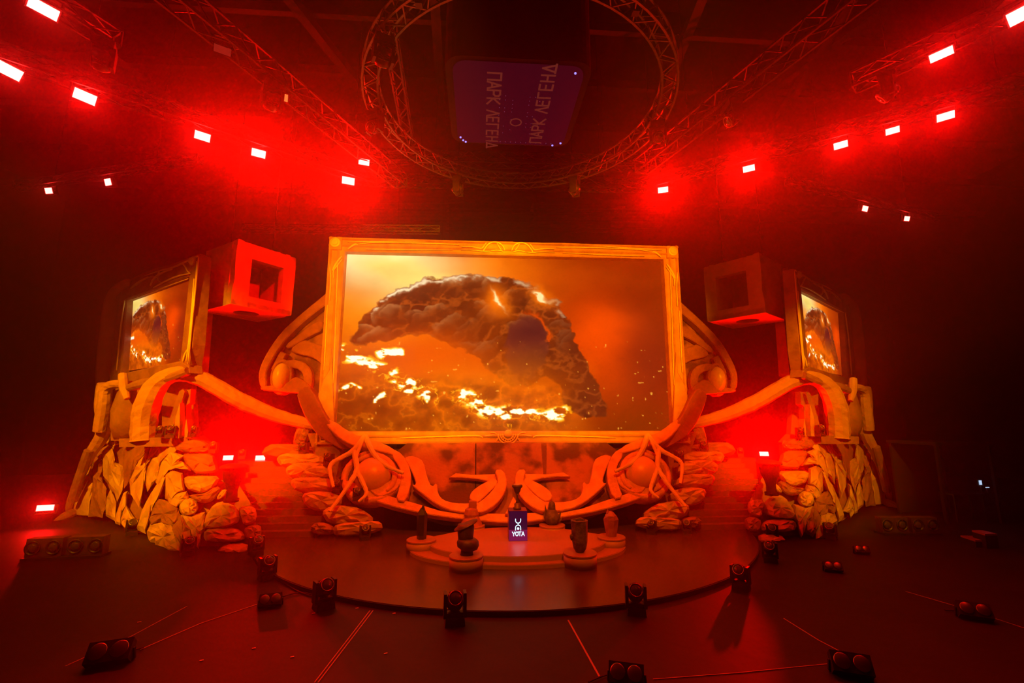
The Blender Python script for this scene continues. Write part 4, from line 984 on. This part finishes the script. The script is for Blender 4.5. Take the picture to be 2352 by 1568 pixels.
# ------------------------------------------------------------------ moving heads, floor lamps
def make_head():
    t = thing('moving_head', 'black moving-head lamp', 'stage lamp')
    MB().box((0,0,.07), (.36,.30,.14), taper=.92).build('base', M['black'], t, local=True)
    MB().box((0,0,.17), (.30,.14,.06)).build('yoke_foot', M['black'], t, local=True)
    for sx in (-1, 1): MB().box((sx*.175,0,.33), (.06,.22,.40), taper=.9).build('yoke_arm', M['black'], t, local=True)
    hd = MB().lathe([(.12,-.15),(.15,-.08),(.155,.08),(.145,.16),(.125,.17)], 16, (0,-.0,.37), (0,-.80,.60)).build('head', M['black'], t, True, local=True)
    MB().lathe([(.125,.165),(.125,.185),(.112,.185),(.11,.165)], 20, (0,0,.37), (0,-.80,.60)).build('lens_ring', M['chrome'], hd, True, local=True)
    MB().lathe([(.11,.165),(.09,.185),(.02,.195)], 18, (0,0,.37), (0,-.80,.60)).build('lens', M['lens'], hd, True, local=True)
    for k in range(3): MB().box((0,.07+.03*k,.50-.025*k), (.2,.012,.03)).build('cooling_fin', M['black'], hd, local=True)
    return t
proto = make_head()
HEADS = [(612,1329,None,'front stage edge, leftmost of the heads along the disc rim',1.0), (743,1397,None,'front stage edge left, beside a double floor lamp',1.08), (1044,1432,None,'front stage edge nearest the camera, left of centre',1.1),
         (1462,1409,None,'front stage edge right of centre',1.06), (1703,1353,None,'front stage edge at the right of the disc rim',1.0), (1770,1290,None,'dim floor beyond the right end of the disc rim',1.0),
         (430,1275,None,'foot of the left tower rocks, left one',.95), (587,1274,None,'foot of the left tower rocks, right one near the stairs',.95), (1775,1240,None,'foot of the right tower rocks, left one',.9), (1909,1238,None,'foot of the right tower rocks, right one',.95),
         (302,1228,None,'dark outer side of the left tower',.95), (838,1230,15.9,'front of the left stone stack on the disc',.85), (1497,1216,16.0,'front of the right stone stack on the disc',.85), (1578,1218,16.0,'shadow beside the right stone stack',.8)]
first = True
for px, py, Y, where, scl in HEADS:
    p = atz(px,py,0.0) if Y is None else np.array([aty(px,py,Y)[0],Y,.112])
    if Y is None and math.hypot(p[0],p[1]-18.8) < 8.75: p = atz(px,py,.112)
    o = proto if first else copy_tree(proto); first = False
    o.location = Vector([float(v) for v in p]); o.scale = (scl,scl,scl)
    o.rotation_euler.z = math.atan2(-(CAM[0]*.5-p[0]), 1.0*(p[1]-2.0))*-1+random.uniform(-.25,.25)
    tag(o, 'black moving-head lamp at the '+where, 'stage lamp', 'moving-head lamps')
for px, py, Y, where, scl in ((697,1044,18.35,'upper left stone stack, at the top',.85), (755,1070,17.75,'left stone stack behind the pale vine',.85), (1617,1040,18.35,'upper right stone stack, at the top',.85), (1560,1062,17.75,'right stone stack behind the pale vine',.85),
                         (776,1130,17.0,'left vine foot, under its left branch',.8), (822,1150,16.5,'gap between the left vine and apron rim',.8), (368,1004,17.2,'left tower deck beside the fangs, outer one',.7), (390,1006,17.1,'left tower deck beside the fangs, inner one',.8), (447,1003,17.4,'left tower deck right of the fangs',.7),
                         (490,1040,17.2,'left tower deck end near the stairs',.7), (1838,1004,17.2,'right tower deck left of the fangs',.7), (1885,1002,17.1,'right tower deck beside the fangs',.8), (1801,1044,17.2,'right tower deck end near the stairs',.7),
                         (555,1054,20.1,'rear deck between the two left strobes',.7), (1700,1048,20.4,'rear deck left of the right strobe',.7)):
    o = copy_tree(proto); p = aty(px,py,Y); o.location = Vector([float(v) for v in p]); o.scale = (scl,)*3
    o.rotation_euler.z = random.uniform(-.4,.4)
    tag(o, 'small black moving-head lamp on the '+where, 'stage lamp', 'moving-head lamps')
# heads hung under the truss ring
for (px,py,where) in ((1056,408,'far left arc'),(1312,404,'far right arc'),(897,262,'left side'),(1506,286,'right side'),(893,100,'near left side')):
    p = atz(px,py,13.2); o = copy_tree(proto); d = p[:2]-RC[:2]; d = d/np.linalg.norm(d)*RR
    o.location = (float(RC[0]+d[0]),float(RC[1]+d[1]),13.24); o.scale = (1.25,1.25,1.25); o.rotation_euler = (math.pi,0,random.uniform(0,3))
    tag(o, 'black moving-head lamp hung upside down from the truss ring, '+where, 'stage lamp', 'lamps on the truss ring')
for (px,py,tA,pA,pB,pf,pz) in ((222,125,'upper left corner truss',atz(20,-60,13.4),atz(268,96,13.4),.88,13.18),(560,185,'left diagonal truss',(-9.66,5.65,13.3),(-4.35,17.1,13.3),.52,13.04),(2050,205,'upper right truss',atz(1960,190,13.4),atz(2400,-10,13.4),.2,13.18),(1760,200,'right diagonal truss',(8.2,4.9,13.3),(4.8,15.4,13.3),.62,13.04)):
    p = atz(px,py,13.0); p = p if pA is None else lerp3(pA, pB, pf); o = copy_tree(proto); o.location = (float(p[0]),float(p[1]),float(pz)); o.scale = (1.3,)*3; o.rotation_euler = (math.pi,0,random.uniform(0,3))
    tag(o, 'dark moving-head lamp hanging from the '+tA, 'stage lamp', 'lamps on the trusses')

def make_blinder():
    t = thing('twin_floor_lamp', 'black twin-lens floor lamp', 'stage lamp')
    R = Matrix.Rotation(math.radians(-38), 3, 'X')
    ux, uy, uz = (np.array(R @ Vector(v)) for v in ((1,0,0),(0,1,0),(0,0,1)))
    c = np.array([0,0,.16])
    hs = MB().box(c, (.52,.18,.27), ux, uy, uz).build('housing', M['black'], t, local=True)
    for sx in (-1, 1):
        q = c-uy*.09+ux*sx*.125
        MB().lathe([(.10,0),(.11,.02),(.10,.025)], 20, q, -uy).build('lens_ring', M['chrome'], hs, True, local=True)
        MB().lathe([(.095,0),(.06,.015),(.01,.02)], 16, q, -uy).build('lens', M['lens'], hs, True, local=True)
    MB().bar((-.28,.05,0.02), (.28,.05,0.02), .02).build('stand', M['black'], t, local=True)
    for sx in (-1, 1): MB().bar((sx*.28,.05,.02), (sx*.27,.02,.18), .015).build('bracket', M['black'], t, local=True)
    return t
pb = make_blinder(); first = True
for px, py, where, s_ in ((620,1394,'left of the moving head at the disc rim',.85), (250,1526,'lower left corner',1.15), (1440,1575,'bottom edge right of centre',1.0), (1957,1552,'lower right corner with bright lens rims',1.05), (2240,1422,'far right edge',1.0), (1914,1313,'right floor below the right tower, nearer one',.8), (1980,1272,'right floor below the right tower, farther one',.75)):
    o = pb if first else copy_tree(pb); first = False; p = atz(px,py,0.0)
    o.location = Vector([float(v) for v in p]); o.scale = (s_,)*3; o.rotation_euler.z = math.atan2(p[0]-CAM[0], p[1])*-.6+random.uniform(-.15,.15)
    tag(o, 'black twin-lens floor lamp on the '+where, 'stage lamp', 'twin floor lamps')
def lamp_bar(label, a, b):
    a = np.asarray(a); b = np.asarray(b); u = nrm(b-a); L = np.linalg.norm(b-a); n = nrm(np.cross(u, (0,0,1)))
    t = thing('floor_lamp_bar', label, 'stage lamp', (a+b)/2, 'four-lens floor bars')
    c = (a+b)/2+np.array([0,0,.33]); n = n if n[1] < 0 else -n
    for sx in (-1, 1): MB().box(c+u*sx*L*.26, (L*.46,.3,.5), u, n).build('lamp_module', M['relic'], t)
    MB().box(c-np.array([0,0,.29]), (L,.5,.07), u, n).build('plinth', M['black'], t)
    for f in (-.4,-.14,.14,.4):
        MB().lathe([(.2,0),(.2,.03),(.17,.03),(.16,.0)], 18, c+u*f*L+n*.15, n).build('lens_ring', M['black'], t, True)
        MB().lathe([(.15,0),(.08,.04),(.01,.05)], 14, c+u*f*L+n*.15, n).build('lens', M['lens'], t, True)
lamp_bar('dark four-lens floor bar left of the left tower', atz(62,1284,0), atz(242,1276,0))
lamp_bar('barely visible four-lens floor bar right of the right tower', atz(2020,1226,0), atz(2150,1226,0))

# ------------------------------------------------------------------ floor tape, cables, scraps
def strip(name, label, cat, pts, w, m, group, z=.004):
    P = [atz(x,y,0) for x,y in pts]; mb = MB()
    for a, b in zip(P[:-1], P[1:]):
        a = a.copy(); b = b.copy(); a[2] = b[2] = z; mb.bar(a, b, w/2, z*.9)
    return tag(mb.build(name, M[m]), label, cat, group)
G = 'tape lines on the floor'
strip('floor_tape', 'left line of the pale tape pair running from the disc rim forward', 'tape', [(722,1568),(850,1402)], .018, 'tape', G)
strip('floor_tape', 'right line of the pale tape pair running from the disc rim forward', 'tape', [(730,1568),(857,1402)], .018, 'tape', G)
strip('floor_tape', 'pale tape line right of centre ending at a twin floor lamp', 'tape', [(1305,1424),(1378,1556)], .03, 'tape', G)
strip('floor_tape', 'pale tape line between the two left twin floor lamps', 'tape', [(322,1492),(460,1432),(590,1388)], .022, 'tape', G)
strip('floor_tape', 'faint tape line behind the lower left twin floor lamp', 'tape', [(150,1530),(300,1462),(430,1392)], .014, 'tape', G)
strip('floor_tape', 'faint tape line across the right floor', 'tape', [(2080,1358),(2210,1396),(2352,1442)], .014, 'tape', G)
strip('floor_tape', 'faint tape line leading to the lower right twin floor lamp', 'tape', [(1800,1420),(1880,1470),(1960,1512)], .016, 'tape', G)
strip('floor_tape', 'faint tape line along the bottom right edge', 'tape', [(1500,1560),(1700,1545),(1900,1525)], .014, 'tape', G)
def cable(label, pts, r=.014):
    P = smoothpts([atz(x,y,r)+np.array([0,0,r]) for x,y in pts], 2); mb = MB(); mb.tube(P, r, 6)
    tag(mb.build('cable', M['cable']), label, 'cable', 'cables on the floor')
cable('black cable trailing from the leftmost disc-rim moving head', [(628,1322),(660,1345),(690,1362),(724,1372)])
cable('black cable at the twin floor lamp by the disc rim', [(640,1374),(680,1362),(704,1362),(730,1372)])
cable('short cable at the lower left twin floor lamp', [(282,1508),(300,1500),(312,1493),(330,1488)])
cable('short cable at the bottom centre twin floor lamp', [(1352,1568),(1380,1555),(1410,1548)])
cable('short cable at the far right twin floor lamp', [(2170,1402),(2200,1404),(2222,1408)])
for i, (px,py,w_) in enumerate(((583,1488,'left of centre foreground'),(671,1508,'beside the tape pair'),(463,1516,'lower left foreground'),(886,1500,'right of the tape pair'),(320,1428,'left floor behind the lower left lamp'),(720,1408,'by the moving head at the disc rim'),(905,1408,'close to the disc rim'),(820,1396,'on the disc rim beside the tape'))):
    p = atz(px,py,.006); tag(MB().box(p, (.06,.03,.006), (1,.4,0), (-.4,1,0)).build('confetti_scrap', M['flake']), 'tiny pale confetti scrap on the floor, '+w_, 'confetti', 'confetti scraps')

# ------------------------------------------------------------------ rails on the far wall, right-hand booth and steps
rl = thing('rail_bank', 'bank of thin horizontal rails on the far wall above the main screen', 'rails', (0,33.0,18))
for py in (438,452,466,478,487,496,505,513,521,530):
    a, b = aty(800,py,33.0), aty(1520,py+2,33.0)
    MB().bar(a, b, .05).build('rail', M['truss'], rl)
for x in (-11,-4,3,10): MB().box((x,34.5,19.0), (.3,3.0,6.5)).build('rail_post', M['wall'], rl)
q = atz(2262,1205,0)
bt = thing('equipment_booth', 'dark equipment booth at the far right with a small glowing monitor', 'booth', (q[0],q[1],0))
f_ = q[1]/FPX
MB().box((q[0]-.2,q[1]+1.2,3.0), (2.4,2.2,.12)).build('roof_panel', M['blackmat'], bt)
for dx, dy in ((-1.3,.2),(.95,.2),(-1.3,2.2),(.95,2.2)): MB().bar((q[0]+dx,q[1]+dy,0), (q[0]+dx,q[1]+dy,2.95), .05).build('post', M['blackmat'], bt)
MB().box((q[0]-.2,q[1]+2.2,1.5), (2.2,.06,2.9)).build('rear_cloth', M['blackmat'], bt)
dk = thing('control_desk', 'dark narrow control desk inside the right-hand booth', 'desk', (q[0]-.1,q[1]+.6,0))
MB().box((q[0]-.1,q[1]+.6,1.05), (1.3,.6,.05)).build('desk_top', M['black'], dk)
for dx in (-.6,.6):
    for dy in (-.25,.25): MB().box((q[0]-.1+dx,q[1]+.6+dy,.51), (.05,.05,1.03)).build('leg', M['black'], dk)
mp = aty(2253,1108,q[1]+.6)
mo = thing('monitor', 'small blue-white glowing monitor at the far right', 'monitor', (mp[0],mp[1],1.076))
MB().box((mp[0],mp[1]+.04,mp[2]), (.24,.05,.26)).build('monitor_case', M['black'], mo)
MB().box((mp[0]-.01,mp[1]+.008,mp[2]), (.13,.012,.17), (1,.12,0), (-.12,1,0)).build('monitor_face', M['laptop'], mo)
MB().box((mp[0],mp[1]+.05,(mp[2]+1.076)/2-.06), (.05,.04,max(.05,mp[2]-1.2))).build('monitor_stand', M['black'], mo)
MB().box((mp[0],mp[1]+.05,1.085), (.2,.16,.02)).build('monitor_foot', M['black'], mo)
kp = aty(2268,1119,q[1]+.5)
tg_ = thing('glow_bar', 'tiny pale glowing bar beside the glowing monitor', 'lamp', (kp[0],kp[1]+.05,1.076))  # pale glowing bar of no particular device, set on a stalk
MB().box((kp[0],kp[1],kp[2]), (.14,.03,.03)).build('bar_face', M['laptop'], tg_)
MB().bar((kp[0],kp[1]+.03,1.076), (kp[0],kp[1]+.03,kp[2]), .012).build('bar_stalk', M['black'], tg_)
s1, s2 = atz(2238,1236,.22), atz(2262,1226,.44)
stp = thing('portable_steps', 'small two-step block with red-lit treads at the far right', 'steps', (s1[0],s1[1],0))
for k, pxs in enumerate((((2206,1229),(2238,1230),(2270,1240),(2240,1240)), ((2232,1217),(2256,1217),(2290,1225),(2262,1226)))):
    zt = .22*(k+1); P = [atz(x,y,zt) for x,y in pxs]
    MB().prism(P, (0,0,-.05)).build('tread', M['podium'], stp)
    MB().prism([np.array([v[0],v[1],0]) for v in P], (0,0,zt-.06)).build('riser_block', M['blackmat'], stp)
